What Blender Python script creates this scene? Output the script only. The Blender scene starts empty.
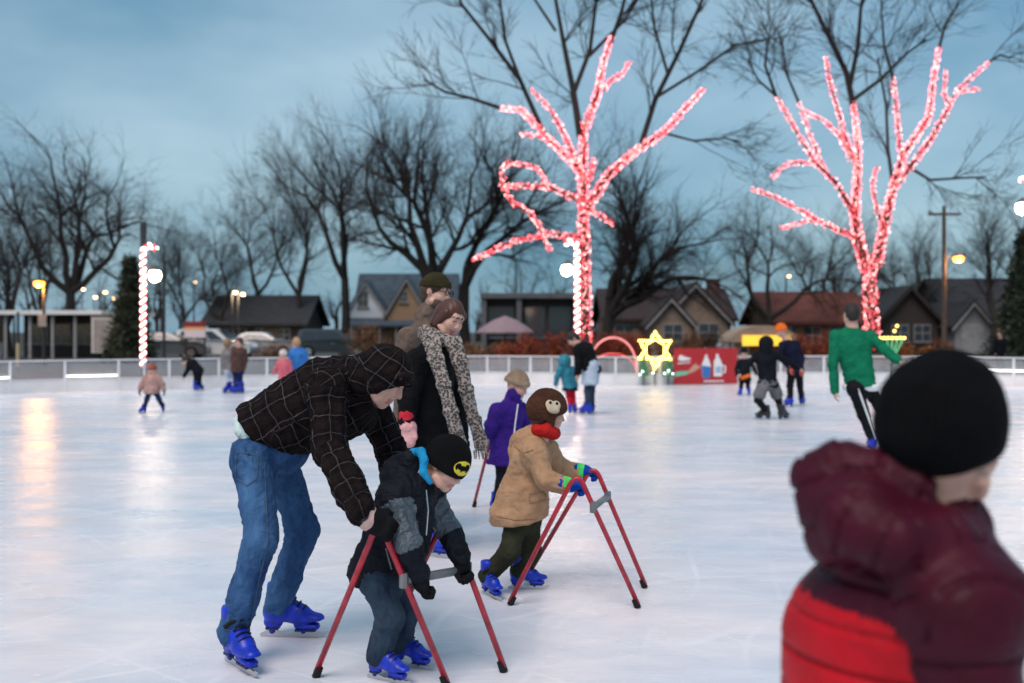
import bpy, math, random
import numpy as np
from mathutils import Vector, Matrix

# ---------------------------------------------------------------- camera, sky, light
scene = bpy.context.scene
COL = scene.collection
H, YH, F = 1.5, 330.0, 35 / 36 * 1024          # eye height, horizon row, focal length in pixels
cam = bpy.data.cameras.new('camera')
cam.lens = 35; cam.sensor_width = 36; cam.clip_end = 2000; cam.clip_start = 0.05
cam.shift_y = -(341.5 - YH) / 1024
cam.dof.use_dof = True; cam.dof.focus_distance = 4.9; cam.dof.aperture_fstop = 1.7
camo = bpy.data.objects.new('camera', cam); COL.objects.link(camo)
camo.location = (0, 0, H); camo.rotation_euler = (math.radians(90), 0, 0)
scene.camera = camo

SUN_EL, SUN_AZ = 58.0, 205.0                    # soft late light from behind the photographer
world = bpy.data.worlds.new('World'); scene.world = world; world.use_nodes = True
wn = world.node_tree.nodes; wl = world.node_tree.links
wn.clear()
w_out = wn.new('ShaderNodeOutputWorld'); w_bg = wn.new('ShaderNodeBackground')
sky = wn.new('ShaderNodeTexSky'); sky.sky_type = 'NISHITA'; sky.sun_disc = False
sky.sun_elevation = math.radians(6); sky.sun_rotation = math.radians(SUN_AZ)
sky.air_density = 1.2; sky.dust_density = 1.5; sky.ozone_density = 4.0
tc = wn.new('ShaderNodeTexCoord'); mp = wn.new('ShaderNodeMapping'); mp.inputs['Scale'].default_value = (1, 1, 2.6)
nz = wn.new('ShaderNodeTexNoise'); nz.inputs['Scale'].default_value = 2.1; nz.inputs['Detail'].default_value = 5; nz.inputs['Roughness'].default_value = .5
cr = wn.new('ShaderNodeValToRGB'); cr.color_ramp.elements[0].position = .34; cr.color_ramp.elements[1].position = .68
tint = wn.new('ShaderNodeMix'); tint.data_type = 'RGBA'; tint.blend_type = 'MULTIPLY'; tint.inputs[0].default_value = 1
tint.inputs[7].default_value = (.66, .92, 1.02, 1)
mx = wn.new('ShaderNodeMix'); mx.data_type = 'RGBA'; mx.inputs[0].default_value = .5
cl = wn.new('ShaderNodeMix'); cl.data_type = 'RGBA'
cl.inputs[6].default_value = (1.25, 2.5, 3.55, 1); cl.inputs[7].default_value = (3.8, 5.1, 5.8, 1)   # thin dusk cloud deck
wl.new(tc.outputs['Generated'], mp.inputs['Vector']); wl.new(mp.outputs[0], nz.inputs['Vector'])
wl.new(nz.outputs['Fac'], cr.inputs[0]); wl.new(cr.outputs[0], cl.inputs[0])
wl.new(sky.outputs[0], tint.inputs[6]); wl.new(tint.outputs[2], mx.inputs[6]); wl.new(cl.outputs[2], mx.inputs[7])
mx.inputs[0].default_value = .72
wl.new(mx.outputs[2], w_bg.inputs[0]); wl.new(w_bg.outputs[0], w_out.inputs[0])
w_bg.inputs[1].default_value = 0.085

sun = bpy.data.lights.new('sun', 'SUN'); sun.energy = 1.42; sun.angle = math.radians(32); sun.color = (1.0, .84, .765)
suno = bpy.data.objects.new('sun', sun); COL.objects.link(suno)
_az = math.radians(SUN_AZ); _el = math.radians(SUN_EL)
_sd = Vector((math.sin(_az) * math.cos(_el), math.cos(_az) * math.cos(_el), math.sin(_el)))
suno.rotation_euler = (-_sd).to_track_quat('-Z', 'Y').to_euler(); suno.location = (0, -5, 20)
vs = scene.view_settings
scene.display_settings.display_device = 'sRGB'
vs.view_transform = 'Standard'; vs.look = 'None'; vs.gamma = 1; vs.use_curve_mapping = False
vs.exposure = 0.85
cy = scene.cycles
cy.use_denoising = True; cy.sample_clamp_indirect = 6; cy.max_bounces = 6; cy.transparent_max_bounces = 12
cy.caustics_reflective = False; cy.caustics_refractive = False
try: cy.use_light_tree = True
except Exception: pass

# ---------------------------------------------------------------- helpers
def P(px, py, Y): return np.array([(px - 512) * Y / F, Y, H - (py - YH) * Y / F])     # a point Y metres ahead
def GY(py): return H * F / (py - YH)
def G(px, py): return P(px, py, GY(py))                                               # a point on the ice
def X(px, Y): return (px - 512) * Y / F
def Z(py, Y): return H - (py - YH) * Y / F
def V(*a): return np.array(a, float)
def U(v): v = np.asarray(v, float); return v / (np.linalg.norm(v) + 1e-12)
ROOT = {}
def link(o, parent=None):
    COL.objects.link(o)
    if parent is not None:
        o.parent = parent
        if parent.name in ROOT: o.matrix_parent_inverse = Matrix.Translation(-Vector(ROOT[parent.name]))
    return o
def thing(name, label, cat, loc=(0, 0, 0), group=None, world=True):
    o = bpy.data.objects.new(name, None); COL.objects.link(o); o.location = [float(c) for c in loc]
    o.empty_display_size = .1
    if world: ROOT[o.name] = tuple(float(c) for c in loc)
    o['label'] = label; o['category'] = cat
    if group: o['group'] = group
    return o
def tag(o, label=None, cat=None, group=None, kind=None):
    if label: o['label'] = label
    if cat: o['category'] = cat
    if group: o['group'] = group
    if kind: o['kind'] = kind
    return o
def mesh(name, v, f, mats=(), fm=None, smooth=False):
    me = bpy.data.meshes.new(name)
    v = np.asarray(v, np.float32)
    if isinstance(f, np.ndarray):
        n, k = f.shape
        me.vertices.add(len(v)); me.vertices.foreach_set('co', v.ravel())
        me.loops.add(n * k); me.loops.foreach_set('vertex_index', f.ravel().astype(np.int32))
        me.polygons.add(n); me.polygons.foreach_set('loop_start', np.arange(0, n * k, k, dtype=np.int32))
        me.polygons.foreach_set('loop_total', np.full(n, k, np.int32)); me.update(calc_edges=True)
    else:
        me.from_pydata([tuple(map(float, p)) for p in v], [], f)
    for m in mats: me.materials.append(m)
    if fm is not None: me.polygons.foreach_set('material_index', np.asarray(fm, np.int32))
    if smooth: me.polygons.foreach_set('use_smooth', np.ones(len(me.polygons), bool))
    me.update(); return me
def obj(name, me, parent=None):
    return link(bpy.data.objects.new(name, me), parent)
def copy_tree(o, loc=None, rotz=None, label=None, parent=None, scale=None):
    c = o.copy(); COL.objects.link(c)
    if parent is not None: c.parent = parent
    if loc is not None: c.location = loc
    if rotz is not None: c.rotation_euler = (0, 0, rotz)
    if scale is not None: c.scale = scale
    if label: c['label'] = label
    for ch in list(o.children):
        if ch.name in OLD.get(o.name, [ch.name]): copy_tree(ch, parent=c)
    return c
OLD = {}

class MB:                                        # collects boxes, tubes and plates into one mesh
    def __init__(s): s.v = []; s.f = []; s.m = []
    def add(s, v, f, m=0):
        n = len(s.v); s.v += [tuple(map(float, p)) for p in v]; s.f += [tuple(i + n for i in q) for q in f]; s.m += [m] * len(f)
    def box(s, c, d, m=0, rz=0, ax=None):
        c = np.asarray(c, float); h = np.asarray(d, float) / 2
        if ax is None: ax = np.array([[math.cos(rz), math.sin(rz), 0], [-math.sin(rz), math.cos(rz), 0], [0, 0, 1]])
        vs_ = [c + sx * h[0] * ax[0] + sy * h[1] * ax[1] + sz * h[2] * ax[2] for sx in (-1, 1) for sy in (-1, 1) for sz in (-1, 1)]
        s.add(vs_, [(0, 1, 3, 2), (4, 6, 7, 5), (0, 4, 5, 1), (2, 3, 7, 6), (0, 2, 6, 4), (1, 5, 7, 3)], m); return s
    def tube(s, pts, r, n=8, m=0, cap=True):
        pts = [np.asarray(p, float) for p in pts]; R = r if hasattr(r, '__len__') else [r] * len(pts)
        vv = []; ref = None
        for i, p in enumerate(pts):
            t = U(pts[min(i + 1, len(pts) - 1)] - pts[max(i - 1, 0)])
            if ref is None: ref = U(np.cross(t, V(0, 0, 1) if abs(t[2]) < .9 else V(1, 0, 0)))
            ref = U(ref - t * np.dot(ref, t)); b = np.cross(t, ref)
            for k in range(n):
                a = 2 * math.pi * k / n; vv.append(p + R[i] * (math.cos(a) * ref + math.sin(a) * b))
        ff = [(i * n + k, i * n + (k + 1) % n, (i + 1) * n + (k + 1) % n, (i + 1) * n + k) for i in range(len(pts) - 1) for k in range(n)]
        if cap: ff += [tuple(range(n))[::-1], tuple((len(pts) - 1) * n + k for k in range(n))]
        s.add(vv, ff, m); return s
    def prism(s, poly, o, ex, ey, depth, m=0):   # polygon in plane (ex,ey) at o, extruded along depth vector
        o, ex, ey, depth = map(lambda q: np.asarray(q, float), (o, ex, ey, depth)); n = len(poly)
        a = [o + x * ex + y * ey for x, y in poly]; b = [p + depth for p in a]
        s.add(a + b, [tuple(range(n))[::-1], tuple(range(n, 2 * n))] + [(i, (i + 1) % n, n + (i + 1) % n, n + i) for i in range(n)], m); return s
    def lathe(s, c, prof, n=16, m=0):
        c = np.asarray(c, float); vv = [c + V(r * math.cos(2 * math.pi * k / n), r * math.sin(2 * math.pi * k / n), z) for r, z in prof for k in range(n)]
        s.add(vv, [(i * n + k, i * n + (k + 1) % n, (i + 1) * n + (k + 1) % n, (i + 1) * n + k) for i in range(len(prof) - 1) for k in range(n)] + [tuple(range(n))[::-1], tuple((len(prof) - 1) * n + k for k in range(n))], m); return s
    def build(s, name, mats, parent=None, smooth=False):
        if not isinstance(mats, (list, tuple)): mats = [mats]
        return obj(name, mesh(name, s.v, s.f, mats, s.m, smooth), parent)
def segs(A, B, RA, RB, n=4):                     # many tapered sticks at once
    A, B = np.asarray(A, float), np.asarray(B, float); RA, RB = np.asarray(RA), np.asarray(RB)
    t = B - A; t /= np.linalg.norm(t, axis=1)[:, None] + 1e-9
    h = np.where(np.abs(t[:, 2:3]) < .9, np.array([[0, 0, 1.]]), np.array([[1., 0, 0]]))
    e = np.cross(t, h); e /= np.linalg.norm(e, axis=1)[:, None] + 1e-9; b = np.cross(t, e)
    an = 2 * np.pi * np.arange(n) / n; N = len(A)
    ring = np.cos(an)[None, :, None] * e[:, None] + np.sin(an)[None, :, None] * b[:, None]
    v = np.concatenate([A[:, None] + ring * RA[:, None, None], B[:, None] + ring * RB[:, None, None]], 1).reshape(-1, 3)
    k = np.arange(n); q = np.stack([k, (k + 1) % n, n + (k + 1) % n, n + k], 1)
    return v, (np.arange(N)[:, None, None] * 2 * n + q[None]).reshape(-1, 4)

# ---------------------------------------------------------------- materials
MC = {}
def M(name, col, rough=.6, var=0., vs_=6., bump=0., bs=60., metal=0., emit=0., spec=.5, coat=0., ecol=None, stretch=None, alpha=1., fold=0.):
    if name in MC: return MC[name]
    m = bpy.data.materials.new(name); m.use_nodes = True; n = m.node_tree.nodes; l = m.node_tree.links
    b = n['Principled BSDF']; c4 = (*col, 1)
    b.inputs['Base Color'].default_value = c4; b.inputs['Roughness'].default_value = rough; b.inputs['Metallic'].default_value = metal
    b.inputs['Specular IOR Level'].default_value = spec; b.inputs['Coat Weight'].default_value = coat; b.inputs['Alpha'].default_value = alpha
    if emit: b.inputs['Emission Color'].default_value = (*(ecol or col), 1); b.inputs['Emission Strength'].default_value = emit
    if var or bump:
        t = n.new('ShaderNodeTexCoord'); src = t.outputs['Object']
        if stretch:
            q = n.new('ShaderNodeMapping'); q.inputs['Scale'].default_value = stretch; l.new(src, q.inputs[0]); src = q.outputs[0]
    if var:
        z = n.new('ShaderNodeTexNoise'); z.inputs['Scale'].default_value = vs_; z.inputs['Detail'].default_value = 6; l.new(src, z.inputs['Vector'])
        r = n.new('ShaderNodeValToRGB'); r.color_ramp.elements[0].position = .3; r.color_ramp.elements[1].position = .7
        r.color_ramp.elements[0].color = (*[max(0, c * (1 - var)) for c in col], 1); r.color_ramp.elements[1].color = (*[min(1, c * (1 + var)) for c in col], 1)
        l.new(z.outputs['Fac'], r.inputs[0]); l.new(r.outputs[0], b.inputs['Base Color'])
    if bump:
        z2 = n.new('ShaderNodeTexNoise'); z2.inputs['Scale'].default_value = bs; z2.inputs['Detail'].default_value = 4; l.new(src, z2.inputs['Vector'])
        bp = n.new('ShaderNodeBump'); bp.inputs['Strength'].default_value = bump; bp.inputs['Distance'].default_value = .01
        l.new(z2.outputs['Fac'], bp.inputs['Height']); l.new(bp.outputs[0], b.inputs['Normal'])
    if fold:
        z3 = n.new('ShaderNodeTexNoise'); z3.inputs['Scale'].default_value = 11; z3.inputs['Detail'].default_value = 3; z3.inputs['Distortion'].default_value = 2.2; l.new(src, z3.inputs['Vector'])
        b2 = n.new('ShaderNodeBump'); b2.inputs['Strength'].default_value = min(1, fold); b2.inputs['Distance'].default_value = .035
        l.new(z3.outputs['Fac'], b2.inputs['Height']); l.new(b2.outputs[0], bp.inputs['Normal'])
    MC[name] = m; return m
def nodes(m): return m.node_tree.nodes, m.node_tree.links, m.node_tree.nodes['Principled BSDF']
def cloth(name, col, var=.25, vs_=9, bump=.35, bs=220, rough=.9, fold=.55): return M(name, col, rough, var, vs_, bump, bs, spec=.08, fold=fold)

def knit(name, col, per=.012, var=.25):
    m = cloth(name, col, var, 12, .3, 200, .95, 0.); n, l, b = nodes(m); bp = [q for q in n if q.type == 'BUMP'][0]
    a = n.new('ShaderNodeAttribute'); a.attribute_name = 'wrap'; s = n.new('ShaderNodeSeparateXYZ'); l.new(a.outputs['Vector'], s.inputs[0])
    q = n.new('ShaderNodeMath'); q.operation = 'MULTIPLY'; q.inputs[1].default_value = 6.283 / per; l.new(s.outputs[1], q.inputs[0]); w = n.new('ShaderNodeMath'); w.operation = 'SINE'; l.new(q.outputs[0], w.inputs[0])
    b2 = n.new('ShaderNodeBump'); b2.inputs['Strength'].default_value = .7; b2.inputs['Distance'].default_value = .005; l.new(w.outputs[0], b2.inputs['Height']); l.new(b2.outputs[0], bp.inputs['Normal']); return m
SKIN = M('skin', (.60, .34, .26), .5, .16, 22, .12, 160)
LIP = M('lip', (.45, .16, .14), .5); EYE = M('eye', (.02, .015, .012), .25)
STEEL = M('steel', (.55, .56, .58), .25, metal=1.)
BLACKRUB = M('black_rubber', (.012, .012, .013), .7, spec=.2)
REDPAINT = M('red_paint', (.42, .012, .03), .36, .35, 22, .1, 40, coat=.2)
GREYBAR = M('grey_plastic', (.16, .17, .18), .5, .2, 20)
SKATEBLUE = M('blue_skate_shell', (.006, .030, .46), .42, .35, 20, .1, 60, spec=.35, coat=.1)
SKATEBLACK = M('black_skate_shell', (.012, .012, .014), .4)
WHITE = M('white_paint', (.78, .78, .78), .45, .08, 3)

def plaid_mat():
    m = M('plaid_wool', (.02, .012, .012), .95, spec=.08); n, l, b = nodes(m)
    a = n.new('ShaderNodeAttribute'); a.attribute_name = 'wrap'
    s = n.new('ShaderNodeSeparateXYZ')
    wob = n.new('ShaderNodeTexNoise'); wob.inputs['Scale'].default_value = 9; wob.inputs['Detail'].default_value = 2
    tco = n.new('ShaderNodeTexCoord'); l.new(tco.outputs['Object'], wob.inputs['Vector'])
    wm = n.new('ShaderNodeVectorMath'); wm.operation = 'MULTIPLY_ADD'; wm.inputs[1].default_value = (.045, .045, .045); l.new(wob.outputs['Color'], wm.inputs[0]); l.new(a.outputs['Vector'], wm.inputs[2])
    l.new(wm.outputs[0], s.inputs[0])
    def math_(op, x, y):
        q = n.new('ShaderNodeMath'); q.operation = op
        for i, w in enumerate((x, y)):
            if isinstance(w, (int, float)): q.inputs[i].default_value = w
            else: l.new(w, q.inputs[i])
        return q.outputs[0]
    def band(ch, per, wid, off=0.):
        x = math_('ADD', s.outputs[ch], off + 10.); x = math_('DIVIDE', x, per); x = math_('FRACT', x, 0); return math_('LESS_THAN', x, wid)
    wide = math_('ADD', band(0, .085, .45), band(1, .085, .45)); wide = math_('MULTIPLY', wide, .5)
    thin = math_('MAXIMUM', band(0, .085, .05, .03), band(1, .085, .05, .03))
    fz = n.new('ShaderNodeTexNoise'); fz.inputs['Scale'].default_value = 160; l.new(tco.outputs['Object'], fz.inputs['Vector'])
    fd = n.new('ShaderNodeTexNoise'); fd.inputs['Scale'].default_value = 14; fd.inputs['Detail'].default_value = 3; l.new(tco.outputs['Object'], fd.inputs['Vector']); thin = math_('MULTIPLY', thin, math_('MULTIPLY', fz.outputs['Fac'], math_('MULTIPLY', fd.outputs['Fac'], 2.6)))
    m1 = n.new('ShaderNodeMix'); m1.data_type = 'RGBA'; m1.inputs[6].default_value = (.006, .005, .006, 1); m1.inputs[7].default_value = (.014, .009, .009, 1); l.new(wide, m1.inputs[0])
    m2 = n.new('ShaderNodeMix'); m2.data_type = 'RGBA'; m2.inputs[7].default_value = (.085, .070, .072, 1); l.new(thin, m2.inputs[0]); l.new(m1.outputs[2], m2.inputs[6])
    l.new(m2.outputs[2], b.inputs['Base Color'])
    bp = n.new('ShaderNodeBump'); bp.inputs['Strength'].default_value = .4; bp.inputs['Distance'].default_value = .006
    z3 = n.new('ShaderNodeTexNoise'); z3.inputs['Scale'].default_value = 9; z3.inputs['Detail'].default_value = 3; z3.inputs['Distortion'].default_value = 2.2; l.new(tco.outputs['Object'], z3.inputs['Vector'])
    b2 = n.new('ShaderNodeBump'); b2.inputs['Strength'].default_value = .7; b2.inputs['Distance'].default_value = .03; l.new(z3.outputs['Fac'], b2.inputs['Height']); l.new(b2.outputs[0], bp.inputs['Normal']); l.new(fz.outputs['Fac'], bp.inputs['Height']); l.new(bp.outputs[0], b.inputs['Normal'])
    return m
def leopard_mat():
    m = M('leopard_knit', (.45, .4, .36), .95, spec=.1); n, l, b = nodes(m)
    t = n.new('ShaderNodeTexCoord'); v = n.new('ShaderNodeTexVoronoi'); v.inputs['Scale'].default_value = 62; v.inputs['Randomness'].default_value = 1
    nz_ = n.new('ShaderNodeTexNoise'); nz_.inputs['Scale'].default_value = 40
    ad = n.new('ShaderNodeVectorMath'); ad.operation = 'MULTIPLY_ADD'; ad.inputs[1].default_value = (.02, .02, .02)
    l.new(t.outputs['Object'], nz_.inputs['Vector']); l.new(nz_.outputs['Color'], ad.inputs[0]); l.new(t.outputs['Object'], ad.inputs[2]); l.new(ad.outputs[0], v.inputs['Vector'])
    r = n.new('ShaderNodeValToRGB'); e = r.color_ramp.elements
    e[0].position = .0; e[0].color = (.20, .17, .15, 1); e[1].position = .28; e[1].color = (.05, .043, .04, 1)
    for p_, c in ((.44, (.07, .06, .056, 1)), (.58, (.30, .26, .24, 1)), (1, (.42, .38, .36, 1))):
        q = e.new(p_); q.color = c
    l.new(v.outputs['Distance'], r.inputs[0]); l.new(r.outputs[0], b.inputs['Base Color']); return m
def jeans_mat(name, col, fade):
    m = M(name, col, .85, spec=.15); n, l, b = nodes(m)
    t = n.new('ShaderNodeTexCoord'); q = n.new('ShaderNodeMapping'); q.inputs['Scale'].default_value = (1, 1, .45); l.new(t.outputs['Object'], q.inputs[0])
    a = n.new('ShaderNodeTexNoise'); a.inputs['Scale'].default_value = 7; a.inputs['Detail'].default_value = 8; a.inputs['Roughness'].default_value = .65; l.new(q.outputs[0], a.inputs['Vector'])
    r = n.new('ShaderNodeValToRGB'); r.color_ramp.elements[0].position = .36; r.color_ramp.elements[0].color = (*col, 1); r.color_ramp.elements[1].position = .74; r.color_ramp.elements[1].color = (*fade, 1)
    l.new(a.outputs['Fac'], r.inputs[0]); l.new(r.outputs[0], b.inputs['Base Color'])
    z = n.new('ShaderNodeTexNoise'); z.inputs['Scale'].default_value = 260; l.new(t.outputs['Object'], z.inputs['Vector'])
    bp = n.new('ShaderNodeBump'); bp.inputs['Strength'].default_value = .3; bp.inputs['Distance'].default_value = .004; l.new(z.outputs['Fac'], bp.inputs['Height']); l.new(bp.outputs[0], b.inputs['Normal'])
    z3 = n.new('ShaderNodeTexNoise'); z3.inputs['Scale'].default_value = 10; z3.inputs['Detail'].default_value = 4; z3.inputs['Distortion'].default_value = 2.5; l.new(t.outputs['Object'], z3.inputs['Vector'])
    b2 = n.new('ShaderNodeBump'); b2.inputs['Strength'].default_value = .5; b2.inputs['Distance'].default_value = .03; l.new(z3.outputs['Fac'], b2.inputs['Height']); l.new(b2.outputs[0], bp.inputs['Normal']); return m
def ice_mat():
    m = M('ice', (.74, .77, .82), .3, spec=.5); n, l, b = nodes(m); b.inputs['IOR'].default_value = 1.33
    g = n.new('ShaderNodeNewGeometry')
    def noise(scale, st, det=6, ro=.55, rot=0):
        q = n.new('ShaderNodeMapping'); q.inputs['Scale'].default_value = st; q.inputs['Rotation'].default_value = (0, 0, rot); l.new(g.outputs['Position'], q.inputs[0])
        a = n.new('ShaderNodeTexNoise'); a.inputs['Scale'].default_value = scale; a.inputs['Detail'].default_value = det; a.inputs['Roughness'].default_value = ro; l.new(q.outputs[0], a.inputs['Vector']); return a.outputs['Fac']
    def ramp(fac, p0, c0, p1, c1):
        r = n.new('ShaderNodeValToRGB'); r.color_ramp.elements[0].position = p0; r.color_ramp.elements[0].color = c0; r.color_ramp.elements[1].position = p1; r.color_ramp.elements[1].color = c1; l.new(fac, r.inputs[0]); return r.outputs[0]
    big = ramp(noise(.35, (1, 1.6, 1), 5), .34, (.60, .68, .77, 1), .66, (.89, .815, .83, 1))     # wet bluish and frosted patches
    scr = noise(5, (1, 9, 1), 8, .7, .5); scr2 = noise(6, (9, 1, 1), 8, .7, .25)
    snow = ramp(scr, .60, (0, 0, 0, 1), .78, (1, 1, 1, 1)); snow2 = ramp(scr2, .62, (0, 0, 0, 1), .8, (1, 1, 1, 1))
    mx_ = n.new('ShaderNodeMix'); mx_.data_type = 'RGBA'; mx_.blend_type = 'SCREEN'; mx_.inputs[0].default_value = 1; l.new(snow, mx_.inputs[6]); l.new(snow2, mx_.inputs[7])
    mc = n.new('ShaderNodeMix'); mc.data_type = 'RGBA'; l.new(mx_.outputs[2], mc.inputs[0]); l.new(big, mc.inputs[6]); mc.inputs[7].default_value = (.90, .88, .92, 1)
    mf = n.new('ShaderNodeMix'); mf.data_type = 'RGBA'; mf.blend_type = 'MULTIPLY'; mf.inputs[0].default_value = .5
    l.new(mc.outputs[2], mf.inputs[6]); l.new(ramp(noise(2.2, (1, 2.2, 1), 6, .6, .3), .3, (.70, .75, .81, 1), .62, (1, 1, 1, 1)), mf.inputs[7])
    def tracks(sc, dist, rot):                       # long curved cuts left by blades
        q = n.new('ShaderNodeMapping'); q.inputs['Rotation'].default_value = (0, 0, rot); l.new(g.outputs['Position'], q.inputs[0])
        w = n.new('ShaderNodeTexWave'); w.inputs['Scale'].default_value = sc; w.inputs['Distortion'].default_value = dist; w.inputs['Detail'].default_value = 2; w.inputs['Detail Scale'].default_value = .35; l.new(q.outputs[0], w.inputs['Vector'])
        return ramp(w.outputs['Fac'], .985, (0, 0, 0, 1), .998, (1, 1, 1, 1))
    tk = n.new('ShaderNodeMix'); tk.data_type = 'RGBA'; tk.blend_type = 'SCREEN'; tk.inputs[0].default_value = 1; l.new(tracks(.55, 14, .3), tk.inputs[6]); l.new(tracks(.42, 18, 1.35), tk.inputs[7])
    tk2 = n.new('ShaderNodeMix'); tk2.data_type = 'RGBA'; tk2.blend_type = 'SCREEN'; tk2.inputs[0].default_value = 1; l.new(tk.outputs[2], tk2.inputs[6]); l.new(tracks(.8, 11, 2.3), tk2.inputs[7])
    tf = n.new('ShaderNodeMath'); tf.operation = 'MULTIPLY'; l.new(tk2.outputs[2], tf.inputs[0]); l.new(ramp(noise(.9, (1, 1, 1), 4), .42, (0, 0, 0, 1), .75, (.6, .6, .6, 1)), tf.inputs[1])
    mt = n.new('ShaderNodeMix'); mt.data_type = 'RGBA'; l.new(tf.outputs[0], mt.inputs[0]); l.new(mf.outputs[2], mt.inputs[6]); mt.inputs[7].default_value = (.93, .93, .95, 1)
    l.new(mt.outputs[2], b.inputs['Base Color'])
    rr = ramp(noise(1.1, (1, 2.5, 1), 5), .3, (.17,) * 3 + (1,), .7, (.34,) * 3 + (1,)); l.new(rr, b.inputs['Roughness'])
    bp = n.new('ShaderNodeBump'); bp.inputs['Strength'].default_value = .22; bp.inputs['Distance'].default_value = .012
    ad = n.new('ShaderNodeMath'); ad.operation = 'ADD'; l.new(scr, ad.inputs[0]); l.new(noise(3, (1, 1, 1), 6, .6), ad.inputs[1]); l.new(ad.outputs[0], bp.inputs['Height']); l.new(bp.outputs[0], b.inputs['Normal'])
    return m

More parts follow.
